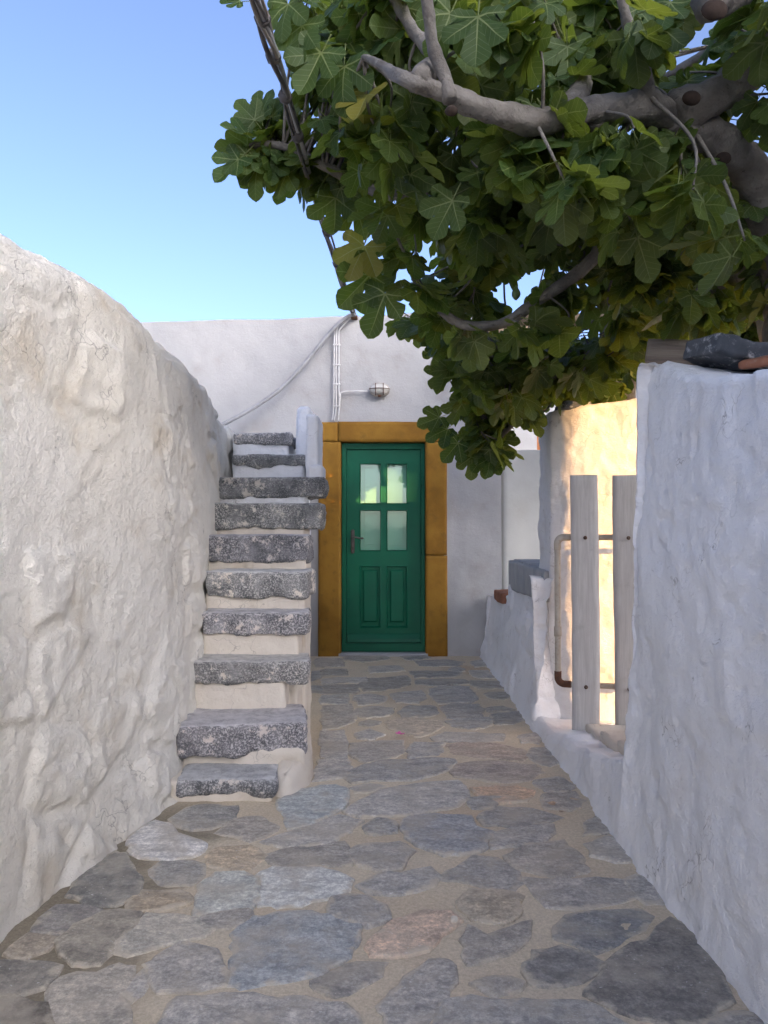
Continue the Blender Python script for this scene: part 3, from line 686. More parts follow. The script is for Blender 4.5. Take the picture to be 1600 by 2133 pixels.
def left_disp(P, N):
    Q = np.column_stack([P[:, 1], P[:, 2]]); Wp = np.stack([fbm(P, 3.0, 3, 61), fbm(P, 3.0, 3, 67)], 1) * 0.12
    f1, idv, f2 = worley((Q + Wp) * (2.9, 3.5), 3)
    dome = sstep(f2 - f1, 0.05, 0.26) * sstep(idv, 0.50, 0.75)
    f1b, idb, f2b = worley((Q + Wp * 0.7) * (6.5, 7.5), 13)
    domeb = sstep(f2b - f1b, 0.02, 0.4) * sstep(idb, 0.62, 0.95)
    a = R(32); u = Q[:, 0] * math.cos(a) + Q[:, 1] * math.sin(a); v = -Q[:, 0] * math.sin(a) + Q[:, 1] * math.cos(a)
    a2 = R(62); S = np.column_stack([(Q[:, 0] * math.sin(a2) + Q[:, 1] * math.cos(a2)) * 5.0, (-Q[:, 0] * math.cos(a2) + Q[:, 1] * math.sin(a2)) * 1.1, P[:, 0] * 2])
    rm = sstep(fbm(P, 2.2, 2, 55), -0.25, 0.35)
    d = 0.042 * fbm(P, 1.4, 3, 51) + 0.033 * dome * (0.7 + 0.6 * fbm(P, 12, 3, 57)) + 0.013 * domeb * rm + 0.004 * ridge(S, 1.0, 3, 71) * sstep(P[:, 2], 0.7, 1.6)
    d += 0.004 * fbm(P, 7, 3, 81) + (0.0015 + 0.0055 * rm) * fbm(P, 24, 4, 83)
    for fq, sd_, am in ((5.5, 91, 0.0045), (11, 93, 0.0035), (3.2, 95, 0.005)):      # flaked coats of limewash: small sharp steps
        d -= am * sstep(fbm(P, fq, 4, sd_), 0.16, 0.20)
    return d * 0.95 - 0.010
V, F = rough_wall_vf(A, -0.04, ltop, 0.0125, 0.10, 0.27, left_disp, batter=0.055, flare=0.025, line=((-1.43, -1.8), (-1.33, 6.1)))
lw = mk('rubble_wall', V, F, M['left'], None, True)
tag(lw, 'tall lumpy whitewashed rubble stone wall left of the alley and steps', 'wall')

# ================================================================== stone steps
stairs = thing('stone_stairs', 'steep outdoor steps of speckled grey slate slabs with cream plastered risers', 'stairs', (-0.7, 3.3, 0))
#      xl   xr   z     d     thickness  rotation
ST = [(378, 574, 0.100, 3.31, 0.085, 0.04), (381, 641, 0.288, 3.50, 0.150, 0.16), (410, 642, 0.528, 3.78, 0.125, 0.03), (438, 643, 0.750, 3.95, 0.130, 0.02), (444, 643, 0.952, 4.12, 0.150, 0.0),
      (442, 643, 1.147, 4.38, 0.165, 0.0), (447, 669, 1.340, 4.62, 0.165, 0.0), (458, 674, 1.514, 4.87, 0.135, 0.0), (497, 637, 1.683, 5.12, 0.085, 0.0), (498, 607, 1.859, 5.37, 0.085, 0.0)]
def sx_(px, d): return (px - CX) * d / FPX
for i, (a, b, z, d, th, rot) in enumerate(ST):
    nd = ST[i + 1][3] if i + 1 < len(ST) else 5.75
    x0, x1 = sx_(a, d) - (0.05 if i > 1 else 0.02), sx_(b, d)
    s0 = 100 + i * 7
    def sd2(P, N, s0=s0, z=z, th=th, x0=x0, x1=x1):
        q = 0.019 * fbm(P, 6, 3, s0) + 0.006 * fbm(P, 22, 3, s0 + 2) + 0.0035 * vnoise(P * 60, s0 + 3)
        low = sstep(z - P[:, 2], th * 0.4, th)
        q -= low * 0.016 * sstep(fbm(P * (1, 1, 0.3), 7, 3, s0 + 4), -0.1, 0.5)
        return q * np.where(N[:, 2] > 0.8, 0.35, 1.0)
    V, F = rough_box_vf(x0, x1, d, nd + 0.10, z - th, z, 0.022, 0.0115, sd2, 80)
    c = np.array([(x0 + x1) / 2, d]); V = np.array(V)
    if rot:
        ca, sa = math.cos(rot), math.sin(rot); Q = V[:, :2] - c
        V[:, 0] = c[0] + Q[:, 0] * ca - Q[:, 1] * sa; V[:, 1] = c[1] + Q[:, 0] * sa + Q[:, 1] * ca
    o = mk('step_slab', V, F, M['step'], stairs, True); f = random.uniform(0.85, 1.2); o.color = (f * random.uniform(0.97, 1.06), f, f * random.uniform(0.95, 1.03), 1)
    # plastered riser and core below the slab
    rx = sx_(min(b, 640) - (18 if i in (2, 3) else 6), d)
    if i == 2: rx = sx_(592, d)
    if i == 0: rx = sx_(650, d + 0.12)
    lo = -0.02
    def rd(P, N, s0=s0): return 0.014 * fbm(P, 5, 3, s0 + 5) + 0.006 * fbm(P, 20, 3, s0 + 6)
    if i == 0:
        V, F = rough_box_vf(sx_(372, d) - 0.05, sx_(565, d), d + 0.012, nd + 0.15, lo, z - 0.012, 0.02, 0.014, rd, 70)
        mk('riser', V, F, M['cream'], stairs, True)
        A = loop_pts([(sx_(560, d), d + 0.10), (sx_(596, d), d + 0.07), (sx_(640, d + .2) , d + 0.24), (sx_(652, 3.62), 3.66), (sx_(650, 3.8), 3.85), (sx_(560, d), 3.85)], 0.015, None, 6)
        V, F = rough_wall_vf(A, lo, lambda x, y: float(np.interp(y, [3.38, 3.6, 3.85], [0.075, 0.135, 0.15])), 0.014, 0.025, 0.12, rd, 0.1, 0.012)
        mk('riser_skirt', V, F, M['cream'], stairs, True)
    else:
        V, F = rough_box_vf(x0, rx, d + 0.028, nd + 0.14, lo, z - th + 0.03, 0.02, 0.016, rd, 80)
        mk('riser', V, F, M['cream'] if i < 7 else M['right'], stairs, True)
def wd_(P, N): return 0.010 * fbm(P, 6, 3, 201) + 0.005 * fbm(P, 22, 3, 203)
V, F = rough_box_vf(sx_(497, 5.6) - 0.1, sx_(612, 5.7), 5.58, 6.985, -0.02, 1.86, 0.03, 0.03, wd_, 70)
mk('landing', V, F, M['right'], stairs, True)
V, F = rough_box_vf(sx_(639, 5.0), sx_(664, 5.0), 4.93, 5.30, z7(992, 5.0) - 0.02, z7(866, 5.0), 0.022, 0.012, wd_, 60)
mk('stair_post', V, F, M['right'], stairs, True)
V, F = rough_box_vf(sx_(619, 5.4), sx_(650, 5.4), 5.32, 5.75, 1.4, z7(849, 5.4), 0.035, 0.012, wd_, 60)
mk('stair_parapet', V, F, M['right'], stairs, True)
V, F = rough_box_vf(sx_(640, 4.9), sx_(672, 4.9), 4.885, 5.2, 1.49, z7(962, 4.9) - 0.02, 0.02, 0.012, wd_, 40)
mk('post_base', V, F, M['right'], stairs, True)

# ================================================================== right side walls
def r_disp(P, N):
    d = 0.030 * fbm(P, 1.9, 3, 301) + 0.009 * fbm(P, 7, 4, 303) + 0.003 * fbm(P, 26, 3, 305)
    for fq, sd_, am in ((7.5, 307, 0.006), (3.5, 308, 0.006), (13, 306, 0.004)): d -= am * sstep(fbm(P, fq, 4, sd_), 0.20, 0.25)
    e = sstep(P[:, 1], 2.80, 2.93); d += e * (0.050 * fbm(P * (0.2, 0.2, 1), 3.3, 3, 309) + 0.018 * fbm(P, 11, 3, 310))
    low = sstep(P[:, 2], 0.55, 0.1); d += low * 0.016 * ridge(P, 4.0, 3, 311)
    return d
A = loop_pts([(1.56, -1.5), (1.56, 2.93), (0.905, 2.93), (0.92, 2.0), (0.945, -1.5)], 0.02, [0.05, 0.016, 0.0135, 0.03, 0.06], 6)
rtop = lambda x, y: float(np.interp(y, [-1.5, 1.6, 2.0, 2.35, 2.6, 2.75, 2.95], [1.60, 1.62, 1.63, 1.66, 1.73, 1.80, 1.80]))
V, F = rough_wall_vf(A, -0.04, rtop, 0.0135, 0.035, 0.24, r_disp, batter=0.05, flare=0.02)
nw = mk('courtyard_wall', V, F, M['right'], None, True)
tag(nw, 'near cool white plastered courtyard wall filling the right edge, beside the gate', 'wall')
def p_disp(P, N):
    return 0.014 * fbm(P, 3.2, 3, 321) + 0.009 * fbm(P, 12, 3, 323) + 0.003 * fbm(P, 34, 2, 325) - 0.005 * sstep(fbm(P, 7, 4, 327), 0.2, 0.25)
A = loop_pts([(1.00, 4.76), (1.00, 4.58), (1.115, 4.50), (1.62, 4.31), (2.6, 4.50), (2.6, 4.90), (1.00, 4.92)], 0.013, [0.012, 0.012, 0.013, 0.03, 0.05, 0.05, 0.02], 1)
ptop = lambda x, y: float(np.interp(x, [0.95, 1.05, 1.2, 1.35, 1.6, 2.6], [1.90, 1.905, 1.915, 1.935, 1.94, 1.95]))
V, F = rough_wall_vf(A, -0.02, ptop, 0.013, 0.03, 0.12, p_disp, batter=0.0, flare=0.01, line=((1.12, 4.76), (2.45, 4.7)))
pier = mk('gate_pier', V, F, M['pier'], None, True)
tag(pier, 'white plastered gate pier behind the gate, warm sunlight on its face', 'pier')
V, F = rough_box_vf(1.06, 1.24, 4.50, 4.72, 1.895, 1.945, 0.02, 0.012, lambda P, N: 0.012 * fbm(P, 9, 3, 331), 40)
mk('cap_stone', V, F, M['slate_dark'], pier, True)

lowall = thing('low_wall', 'low rough white wall with slate ledge running up to the house', 'wall', (1.1, 5.7, 0))
A = loop_pts([(0.885, 6.99), (0.885, 4.50), (1.10, 4.56), (1.50, 4.93), (1.58, 6.99)], 0.015, [0.0135, 0.015, 0.03, 0.05, 0.03], 4)
lwtop = lambda x, y: float(np.interp(y, [4.4, 5.93, 6.05, 6.3, 6.99], [0.895, 0.895, 0.66, 0.60, 0.58]))
def lw_disp(P, N):
    f1, idv, f2 = worley(np.column_stack([P[:, 1], P[:, 2]]) * (4.5, 5.0), 33)
    return 0.022 * fbm(P, 2.4, 3, 341) + 0.013 * fbm(P, 9, 4, 343) + 0.005 * fbm(P, 28, 3, 345) + 0.022 * sstep(f2 - f1, 0.02, 0.4) * sstep(idv, 0.45, 0.9) - 0.01
V, F = rough_wall_vf(A, -0.04, lwtop, 0.0135, 0.03, 0.2, lw_disp, batter=0.125, flare=0.03, line=((1.2, 4.8), (1.2, 6.85)))
mk('wall_body', V, F, M['right'], lowall, True)
y = 4.60
for kk, wdt in enumerate((0.30, 0.36, 0.27, 0.39)):
    V, F = rough_box_vf(0.968, 1.006, y, y + wdt - 0.004, 0.735 - 0.008 * kk, 0.928 + 0.003 * (kk % 2), 0.006, 0.02, lambda P, N: 0.005 * fbm(P, 9, 3, 351))
    mk('slate_facing', V, F, M['slate_tile'], lowall, True)
    V, F = rough_box_vf(1.008, 1.44, y, y + wdt - 0.004, 0.902, 0.932 + 0.003 * kk % 2, 0.006, 0.03, lambda P, N: 0.004 * fbm(P, 9, 3, 353))
    mk('slate_coping', V, F, M['slate_tile'], lowall, True)
    y += wdt
V, F = rough_box_vf(0.945, 1.13, 6.12, 6.55, 0.565, 0.655, 0.012, 0.016, lambda P, N: 0.012 * fbm(P, 8, 3, 357))
mk('terracotta_brick', V, F, M['terracotta'], lowall, True)

sill = thing('gate_sill', 'rough plastered stone sill under the open gate', 'step', (1.2, 3.7, 0))
A = loop_pts([(1.55, 2.70), (1.55, 4.55), (0.892, 4.55), (0.905, 2.70)], 0.015, [0.04, 0.03, 0.0135, 0.03], 4)
def si_disp(P, N): return 0.016 * ridge(P, 3.2, 3, 367) * sstep(N[:, 2], 0.2, 0.9) + 0.022 * fbm(P, 2.6, 3, 361) + 0.012 * fbm(P, 9, 4, 363) + 0.005 * fbm(P, 28, 3, 365)
stop = lambda x, y: float(np.interp(y, [2.7, 2.95, 3.2, 3.6, 4.0, 4.5], [0.33, 0.285, 0.225, 0.155, 0.09, 0.06]))
V, F = rough_wall_vf(A, -0.04, stop, 0.0135, 0.03, 0.30, si_disp, batter=0.10, flare=0.02)
mk('sill_body', V, F, M['right'], sill, True)
for (x0, x1, y0, y1, z0, z1) in ((1.02, 1.5, 3.0, 3.36, 0.20, 0.262), (1.05, 1.52, 3.38, 3.72, 0.15, 0.205), (1.08, 1.5, 3.74, 4.1, 0.08, 0.135)):
    V, F = rough_box_vf(x0, x1, y0, y1, z0, z1, 0.015, 0.02, lambda P, N: 0.014 * fbm(P, 6, 3, 371) + 0.005 * fbm(P, 20, 2, 373))
    mk('sill_stone', V, F, M['cream'], sill, True)

# ================================================================== gate
GY = 4.22
gate = thing('wooden_gate', 'open gate of weathered grey upright boards on a pipe frame', 'gate', (s7(1160, GY), GY, 0))
gdir = np.array([math.cos(R(-14)), math.sin(R(-14))])
gx0 = s7(1161, GY)
def gp(u, z, off=0.0): return (gx0 + gdir[0] * u - gdir[1] * off, GY + gdir[1] * u + gdir[0] * off, z)
zt, zb = z7(1119, GY), z7(1424, GY)
cr = 0.035
pts = [gp(0.62, zt)] + [gp(u, zt) for u in (0.5, 0.3, 0.15, cr + 0.012)]
for a in range(0, 91, 18): pts.append(gp(cr - cr * math.sin(R(a)), zt - cr + cr * math.cos(R(a))))
pts += [gp(0, zt - 0.2 - 0.1 * k_) for k_ in range(0, 5)]
for a in range(0, 91, 18): pts.append(gp(cr - cr * math.cos(R(a)), zb + cr - cr * math.sin(R(a))))
pts += [gp(u, zb) for u in (cr + 0.012, 0.15, 0.3, 0.5, 0.62)]
pf = mk('pipe_frame', *tube_vf(np.array(pts), 0.0165, 12), M['pipe'], gate, True)
mk('pipe_coupling', *tube_vf([gp(0, z7(1305, GY)), gp(0, z7(1325, GY))], 0.021, 12), M['pipe'], gate, True)
for z in (zt, zb):
    e = 1 if z == zt else -1
    q = [gp(cr + 0.01 - (cr + 0.01) * math.sin(R(a)), z - e * (cr + .01) + e * (cr + .01) * math.cos(R(a))) for a in range(0, 91, 15)]
    q = [(v[0] , v[1], v[2]) for v in q]
    mk('pipe_elbow', *tube_vf(np.array([gp(0.07, z)] + [gp(cr - cr * math.sin(R(a)), z - e * cr + e * cr * math.cos(R(a))) for a in range(0, 91, 15)] + [gp(0, z - e * 0.07)]), 0.0195, 12), M['rust'] if e < 0 else M['pipe'], gate, True)
lab = ('left gate board, rusty bolt stains', 'right gate board partly behind the wall', 'gate board hidden behind the wall')
for kk, (u0, wdt, z0, z1) in enumerate(((0.072, 0.148, z7(1528, GY), z7(991, GY)), (0.296, 0.150, z7(1534, GY) + 0.02, z7(991, GY) - 0.004))):
    V, F = rough_box_vf(0, wdt, -0.045, -0.019, 0, z1 - z0, 0.004, 0.03, lambda P, N: 0.0022 * fbm(P + kk * 3.3, 6, 3, 381))
    V = [gp(u0 + v[0] + 0.004 * math.sin(v[2] * 3 + kk), z0 + v[2], v[1]) for v in V]
    b = mk('board', V, F, M['board'], gate, True); b['label'] = lab[kk]
    for z in (zt, zb):
        cpt = np.array(gp(u0 + wdt * 0.52, z - 0.002, -0.047)); nrm = np.array([gdir[1], -gdir[0], 0])
        mk('bolt', *tube_vf([cpt, cpt + nrm * 0.006], 0.0105, 10), M['rust'], b, True)
        mk('nut', *tube_vf([cpt + nrm * 0.005, cpt + nrm * 0.014], 0.0055, 6), M['metal_bronze'], b, True)

# things on top of the near wall
V, F = rough_box_vf(-0.35, 0.35, -0.055, 0.055, -0.05, 0.05, 0.008, 0.015, lambda P, N: 0.004 * fbm(P, 7, 3, 391))
beam = link('timber_beam', mesh('timber_beam', V, F, M['beam'], True)); beam.location = (1.385, 2.93, 1.855); beam.rotation_euler = (0, R(7), R(-22))
tag(beam, 'weathered grey timber beam end lying on top of the near wall', 'beam')
V, F = rough_box_vf(-0.16, 0.13, -0.11, 0.10, -0.034, 0.034, 0.008, 0.010, lambda P, N: 0.022 * fbm(P, 6, 3, 393) + 0.010 * ridge(P, 14, 2, 394))
o = link('capping_stone', mesh('capping_stone', V, F, M['slate_dark'], True)); o.location = (1.26, 2.68, 1.80); o.rotation_euler = (R(4), R(10), R(12))
tag(o, 'dark slate stone with whitewash splashes bedded on the near wall top', 'stone')
V, F = rough_box_vf(-0.07, 0.07, -0.05, 0.05, -0.012, 0.012, 0.008, 0.01, lambda P, N: 0.008 * fbm(P, 9, 3, 395))
o = link('tile_fragment', mesh('tile_fragment', V, F, M['terracotta'], True)); o.location = (1.285, 2.545, 1.755); o.rotation_euler = (R(6), R(-14), R(20))
tag(o, 'small terracotta tile fragment on the near wall top, right of the slate', 'tile')

# ================================================================== courtyard back wall and far house
A = loop_pts([(1.09, 7.03), (4.5, 7.03), (4.5, 7.30), (1.09, 7.30)], 0.04, [0.03, 0.05, 0.08, 0.05], 1)
V, F = rough_wall_vf(A, -0.03, lambda x, y: 1.905, 0.04, 0.015, 0.12, lambda P, N: 0.006 * fbm(P, 2, 3, 401))
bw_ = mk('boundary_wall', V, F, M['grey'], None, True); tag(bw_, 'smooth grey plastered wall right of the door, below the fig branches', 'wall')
fh = thing('far_house', 'white house with brown window frame seen over the grey wall', 'house', (4, 10.5, 0))
WX0, WX1, WZ0, WZ1 = 2.12, 2.95, 1.35, 2.50
V, F = join([box_vf(1.3, WX0, 10.5, 10.75, -0.05, 3.2), box_vf(WX1, 9, 10.5, 10.75, -0.05, 3.2), box_vf(WX0, WX1, 10.5, 10.75, -0.05, WZ0), box_vf(WX0, WX1, 10.5, 10.75, WZ1, 3.2), box_vf(1.3, 9, 10.752, 14, -0.05, 3.15)])
mk('far_wall', V, F, M['house'], fh)
wf = mk('window_frame', *join([box_vf(WX0, WX0 + 0.09, 10.53, 10.60, WZ0, WZ1), box_vf(WX1 - 0.09, WX1, 10.53, 10.60, WZ0, WZ1), box_vf(WX0 + .09, WX1 - .09, 10.531, 10.60, WZ1 - 0.09, WZ1), box_vf(WX0 + .09, WX1 - .09, 10.531, 10.60, WZ0, WZ0 + 0.09), box_vf((WX0 + WX1) / 2 - 0.04, (WX0 + WX1) / 2 + 0.04, 10.532, 10.60, WZ0 + .09, WZ1 - .09)]), M['brown_wood'], fh)
for a, b in ((WX0 + 0.09, (WX0 + WX1) / 2 - 0.04), ((WX0 + WX1) / 2 + 0.04, WX1 - 0.09)):
    box('pane', (a, b, 10.57, 10.58, WZ0 + 0.09, WZ1 - 0.09), M['lamp_glass'], wf)
# unseen house-shaped blocks added to shade the alley from the low evening sun
def block_house(name, label, x0, x1, y0, y1, h, face):
    t = thing(name, label, 'house', ((x0 + x1) / 2, (y0 + y1) / 2, 0))
    box('blocker_walls', (x0, x1, y0, y1, -0.05, h), M['house'], t)
    box('blocker_parapet', (x0 - 0.04, x1 + 0.04, y0 - 0.04, y1 + 0.04, h + 0.002, h + 0.12), M['house'], t)
    for k_ in range(3):
        for zz in (0.9, 3.7):
            if face == 'N':
                xx = x0 + (x1 - x0) * (0.2 + 0.3 * k_); f = box('window', (xx - 0.45, xx + 0.45, y1 + 0.002, y1 + 0.05, zz, zz + 1.2), M['brown_wood'], t)
                box('pane', (xx - 0.37, xx + 0.37, y1 + 0.051, y1 + 0.056, zz + 0.08, zz + 1.12), M['lamp_glass'], f)
            else:
                yy = y0 + (y1 - y0) * (0.2 + 0.3 * k_); f = box('window', (x0 - 0.05, x0 - 0.002, yy - 0.45, yy + 0.45, zz, zz + 1.2), M['brown_wood'], t)
                box('pane', (x0 - 0.056, x0 - 0.051, yy - 0.37, yy + 0.37, zz + 0.08, zz + 1.12), M['lamp_glass'], f)
    return t
nb = block_house('sun_blocker_house', 'house-shaped sun blocker added far behind the viewer, west of the sun gap', 2.0, 21.05, -31, -24, 12.6, 'N')
block_house('sun_blocker_house', 'house-shaped sun blocker added far behind the viewer, east of the sun gap', 21.92, 32.0, -24, -14, 12.4, 'W')
box('sun_gap_cap', (21.09, 23.6, -25.6, -24.04, 9.45, 12.3), M['house'], nb)  # unseen block added over the gap to keep sun off the facade
oh = thing('shade_block', 'unseen white block added behind the near wall to edge the sunlight on the pier', 'shade_block', (2.3, 1.0, 0))  # added out of view to give the sunlit pier a sharp shadow edge
V, F = rough_box_vf(1.9, 2.62, -0.5, 2.36, -0.02, 3.0, 0.03, 0.08, lambda P, N: 0.015 * fbm(P, 2, 3, 411)); mk('shade_block_walls', V, F, M['house'], oh, True)
box('shade_block_roof', (1.88, 2.60, -0.52, 2.34, 3.02, 3.07), M['grey'], oh, 0.01)

# ================================================================== lamp, cables
LY = HY - 0.03
lamp = thing('wall_lamp', 'oval caged bulkhead lamp on the white wall above the door', 'lamp', (s7(792, LY), LY, z7(812, LY)))
lc = np.array([s7(790.5, LY), LY, z7(812, LY)])
def ellip(c, rx, ry, rz, nu=20, nv=12, half=True):
    V, F = [], []
    for j in range(nv + 1):
        ph = math.pi / 2 * j / nv
        for i in range(nu):
            a = 2 * math.pi * i / nu; r = math.cos(ph)
            V.append((c[0] + rx * r * math.cos(a), c[1] - ry * math.sin(ph), c[2] + rz * r * math.sin(a)))
    for j in range(nv):
        for i in range(nu): k2 = (i + 1) % nu; F.append((j * nu + i, j * nu + k2, (j + 1) * nu + k2, (j + 1) * nu + i))
    return V, F
V1, F1 = [], []
nu = 24
for (s, yy) in ((1.0, 0.03), (1.0, -0.03), (0.97, -0.038), (0.86, -0.04)):
    for i in range(nu): a = 2 * math.pi * i / nu; V1.append((lc[0] + 0.095 * s * math.cos(a), lc[1] + yy, lc[2] + 0.062 * s * math.sin(a)))
for j in range(3):
    for i in range(nu): k2 = (i + 1) % nu; F1.append((j * nu + i, (j + 1) * nu + i, (j + 1) * nu + k2, j * nu + k2))
mk('lamp_base', V1, F1, M['lamp_metal'], lamp, True)
V, F = ellip((lc[0], lc[1] - 0.036, lc[2]), 0.084, 0.055, 0.052); mk('lamp_glass', V, F, M['lamp_glass'], lamp, True)
for xx in (-0.035, 0.035):
    w_ = math.sqrt(max(0, 1 - (xx / 0.095) ** 2))
    pts = [(lc[0] + xx, lc[1] - 0.036 - 0.062 * w_ * math.sin(R(a)), lc[2] + 0.060 * w_ * math.cos(R(a))) for a in range(0, 181, 12)]
    mk('cage_bar', *tube_vf(np.array(pts), 0.0032, 6), M['rust'], lamp, True)
pts = [(lc[0] + 0.094 * math.cos(R(a)), lc[1] - 0.036 - 0.062 * math.sin(R(a)), lc[2]) for a in range(0, 181, 12)]
mk('cage_bar', *tube_vf(np.array(pts), 0.0032, 6), M['rust'], lamp, True)
mk('cage_clip', *box_vf(lc[0] - 0.012, lc[0] + 0.012, lc[1] - 0.05, lc[1] - 0.03, lc[2] - 0.072, lc[2] - 0.056), M['rust'], lamp)

CYW = HY - 0.045
def wp(px, py, Y=CYW): return tuple(at(px, py, Y))
names = ('left', 'middle', 'right')
for kk, L in enumerate(([(712, 672), (702, 677), (697, 690), (696, 740), (695.5, 800), (695, 850), (692, 876)], [(722, 668), (706, 678), (701, 692), (700.5, 740), (700, 800), (700, 850), (696, 876)],
                        [(730, 662), (711, 682), (706, 696), (706, 740), (706, 800), (707, 830), (706, 860), (705, 876)])):
    o = mk('wall_cable', *tube_vf(crom([wp(*p) for p in L], 6), 0.0075, 6), M['cable_white'], None, True)
    tag(o, names[kk] + ' of three thin painted cables clipped down the wall above the door', 'cable', 'cables clipped down the facade')
    for py in (718, 760, 800, 846):
        x = {0: 696, 1: 700.5, 2: 706}[kk]
        mk('cable_clip', *box_vf(wp(x - 2.6, py)[0], wp(x + 2.6, py)[0], CYW - 0.011, CYW + 0.02, wp(x, py + 1.5)[2], wp(x, py - 1.5)[2], 0.002), M['cable_white'], o)
o = mk('lamp_cable', *tube_vf(crom([wp(707, 850), wp(709, 825), wp(712, 817), wp(735, 815), wp(768, 815)], 6), 0.0065, 6), M['cable_white'], None, True)
tag(o, 'thin cream cable running sideways along the wall to the oval lamp', 'cable')
o = mk('conduit_hose', *tube_vf(crom([wp(742, 654, 6.93), wp(722, 661, 6.93), wp(690, 690, 6.92), wp(640, 751, 6.90), wp(590, 805, 6.86), wp(540, 842, 6.8), wp(480, 876, 6.7), wp(420, 905, 6.55)], 7), 0.019, 10), M['cable_grey'], None, True)
tag(o, 'thick grey flexible conduit curving down the white wall to the steps', 'conduit')
o = thing('overhead_cable', 'bundle of twisted dark power cables hanging from above to the house parapet', 'cable', tuple(at(738, 652, 6.95)))
P0 = crom([at(500, -120, 2.0), at(536, 0, 2.2), at(582, 160, 2.62), at(634, 330, 3.3), at(692, 520, 4.7), at(721, 612, 5.9), at(738, 655, 6.95)], 26)
nP = len(P0)
for kk in range(5):
    off = []
    for i in range(nP):
        a = 2 * math.pi * kk / 5 + i * (0.10 if kk < 3 else 0.05); rr = (0.017 if kk < 3 else 0.013) * (1 + 0.25 * math.sin(i * 0.17 + kk * 2))
        off.append((rr * math.cos(a), 0.0, rr * math.sin(a)))
    mk('cable_strand', *tube_vf(P0 + np.array(off), (0.0085, 0.007, 0.006, 0.009, 0.0065)[kk], 7), (M['cable_dark'], M['cable_mid'], M['cable_dark'], M['cable_grey'], M['cable_mid'])[kk], o, True)
for i in range(6, nP - 6, 13):
    mk('cable_tie', *tube_vf(P0[i:i + 2], 0.026, 8), M['cable_dark'], o, True)
mk('cable_bracket', *box_vf(P0[-1][0] - 0.03, P0[-1][0] + 0.03, 6.93, 7.02, P0[-1][2] - 0.035, P0[-1][2] - 0.008, 0.004), M['rust'], o)

# ================================================================== pergola in the courtyard
perg = thing('pergola', 'rough log pergola carrying the fig branches behind the gate pier', 'pergola', (2.0, 5.4, 0))
def log(name, a, b, r, s):
    n = 14; a, b = np.array(a), np.array(b); P = np.array([a + (b - a) * t for t in np.linspace(0, 1, n)])
    P += np.column_stack([0 * P[:, 0], 0.02 * vnoise(P * 2 + s, 5), 0.025 * vnoise(P * 2 + s, 6)])
    mk(name, *tube_vf(P, r * (1 + 0.10 * vnoise(P * 5 + s, 7)), 12), M['log'], perg, True)
log('beam', at(1075, 664, 5.5), at(1640, 672, 5.1), 0.058, 1.0)
log('beam', at(1010, 690, 6.4), at(1700, 640, 6.0), 0.05, 2.0)
log('rafter', at(1395, 735, 4.9), at(1520, 672, 5.35), 0.045, 3.0)
log('rafter', at(1600, 700, 4.6), at(1560, 610, 6.3), 0.045, 4.0)
log('post', (1.75, 5.42, 0.0), (1.74, 5.4, 2.62), 0.055, 5.0)
log('post', (2.62, 5.15, 0.0), (2.62, 5.12, 2.6), 0.06, 6.0)

# ================================================================== fig tree
TB = (1.72, 3.25, 0.02)
tree = thing('fig_tree', 'spreading fig tree with lobed leaves overhanging the alley and the door', 'tree', TB)
branch_nodes = []
def branch(name, pts, r0, r1, seg=10, n=8, knob=0.10):
    P = crom([tuple(p) for p in pts], n); m = len(P); t = np.linspace(0, 1, m)
    P = P + np.column_stack([vnoise(P * 6, 11), vnoise(P * 6, 12), vnoise(P * 6, 13)]) * 0.012
    rad = (r0 + (r1 - r0) * t) * (1 + knob * np.sin(np.arange(m) * 1.9) * 0.6 + knob * vnoise(P * 16, 15))
    V, F = tube_vf(P, rad, seg, True, lambda i, k_: 1 + 0.10 * math.sin(k_ * 1.7 + i * 0.6))
    o = mk(name, V, F, M['bark'], tree, True)
    for p in P[2:]: branch_nodes.append(p)
    return o
trunk = branch('trunk', [TB, (1.74, 3.2, 0.8), (1.66, 3.12, 1.5), at(1640, 640, 3.02), at(1612, 515, 2.9), at(1572, 385, 2.75), at(1500, 295, 2.6), at(1405, 238, 2.5)], 0.10, 0.058, 14, 10)
b1 = branch('limb', [at(1430, 240, 2.52), at(1330, 225, 2.45), at(1230, 228, 2.4), at(1100, 252, 2.32), at(985, 222, 2.22), at(905, 195, 2.16), at(850, 172, 2.14), at(800, 140, 2.3), at(760, 120, 2.45)], 0.053, 0.010, 14, 9)
branch('branch', [at(870, 180, 2.13), at(905, 120, 2.4), at(850, 40, 2.5), at(812, -40, 2.5)], 0.032, 0.018, 10, 8)
branch('limb', [at(1405, 238, 2.5), at(1500, 190, 2.5), at(1600, 100, 2.6), at(1720, -20, 2.75), (2.1, 3.0, 3.6)], 0.066, 0.055, 14, 9)
branch('limb', [at(1700, -110, 2.3), at(1560, -40, 2.15), at(1470, 10, 2.1)], 0.055, 0.045, 14, 9)
branch('limb', [at(1530, 330, 2.68), at(1400, 400, 2.8), at(1275, 465, 3.0), at(1235, 540, 3.05), at(1150, 608, 3.1), at(1060, 664, 3.15), at(960, 672, 3.2), at(885, 605, 3.2), at(845, 540, 3.15)], 0.034, 0.014, 10, 8)
branch('branch', [at(1575, 560, 2.95), at(1480, 600, 3.4), at(1350, 650, 3.9), at(1235, 735, 4.1), at(1150, 772, 4.2), at(1085, 763, 4.2)], 0.030, 0.011, 8, 8)
branch('branch', [at(1165, 768, 4.19), at(1120, 830, 4.3), at(1062, 890, 4.4), at(1025, 935, 4.45)], 0.019, 0.009, 8, 7)
branch('branch', [at(1240, 240, 2.4), at(1130, 330, 2.7), at(1010, 388, 3.0), at(900, 390, 3.15), at(800, 397, 3.3), at(722, 372, 3.4), at(662, 338, 3.42), at(590, 308, 3.45), at(520, 300, 3.45)], 0.036, 0.016, 9, 8)
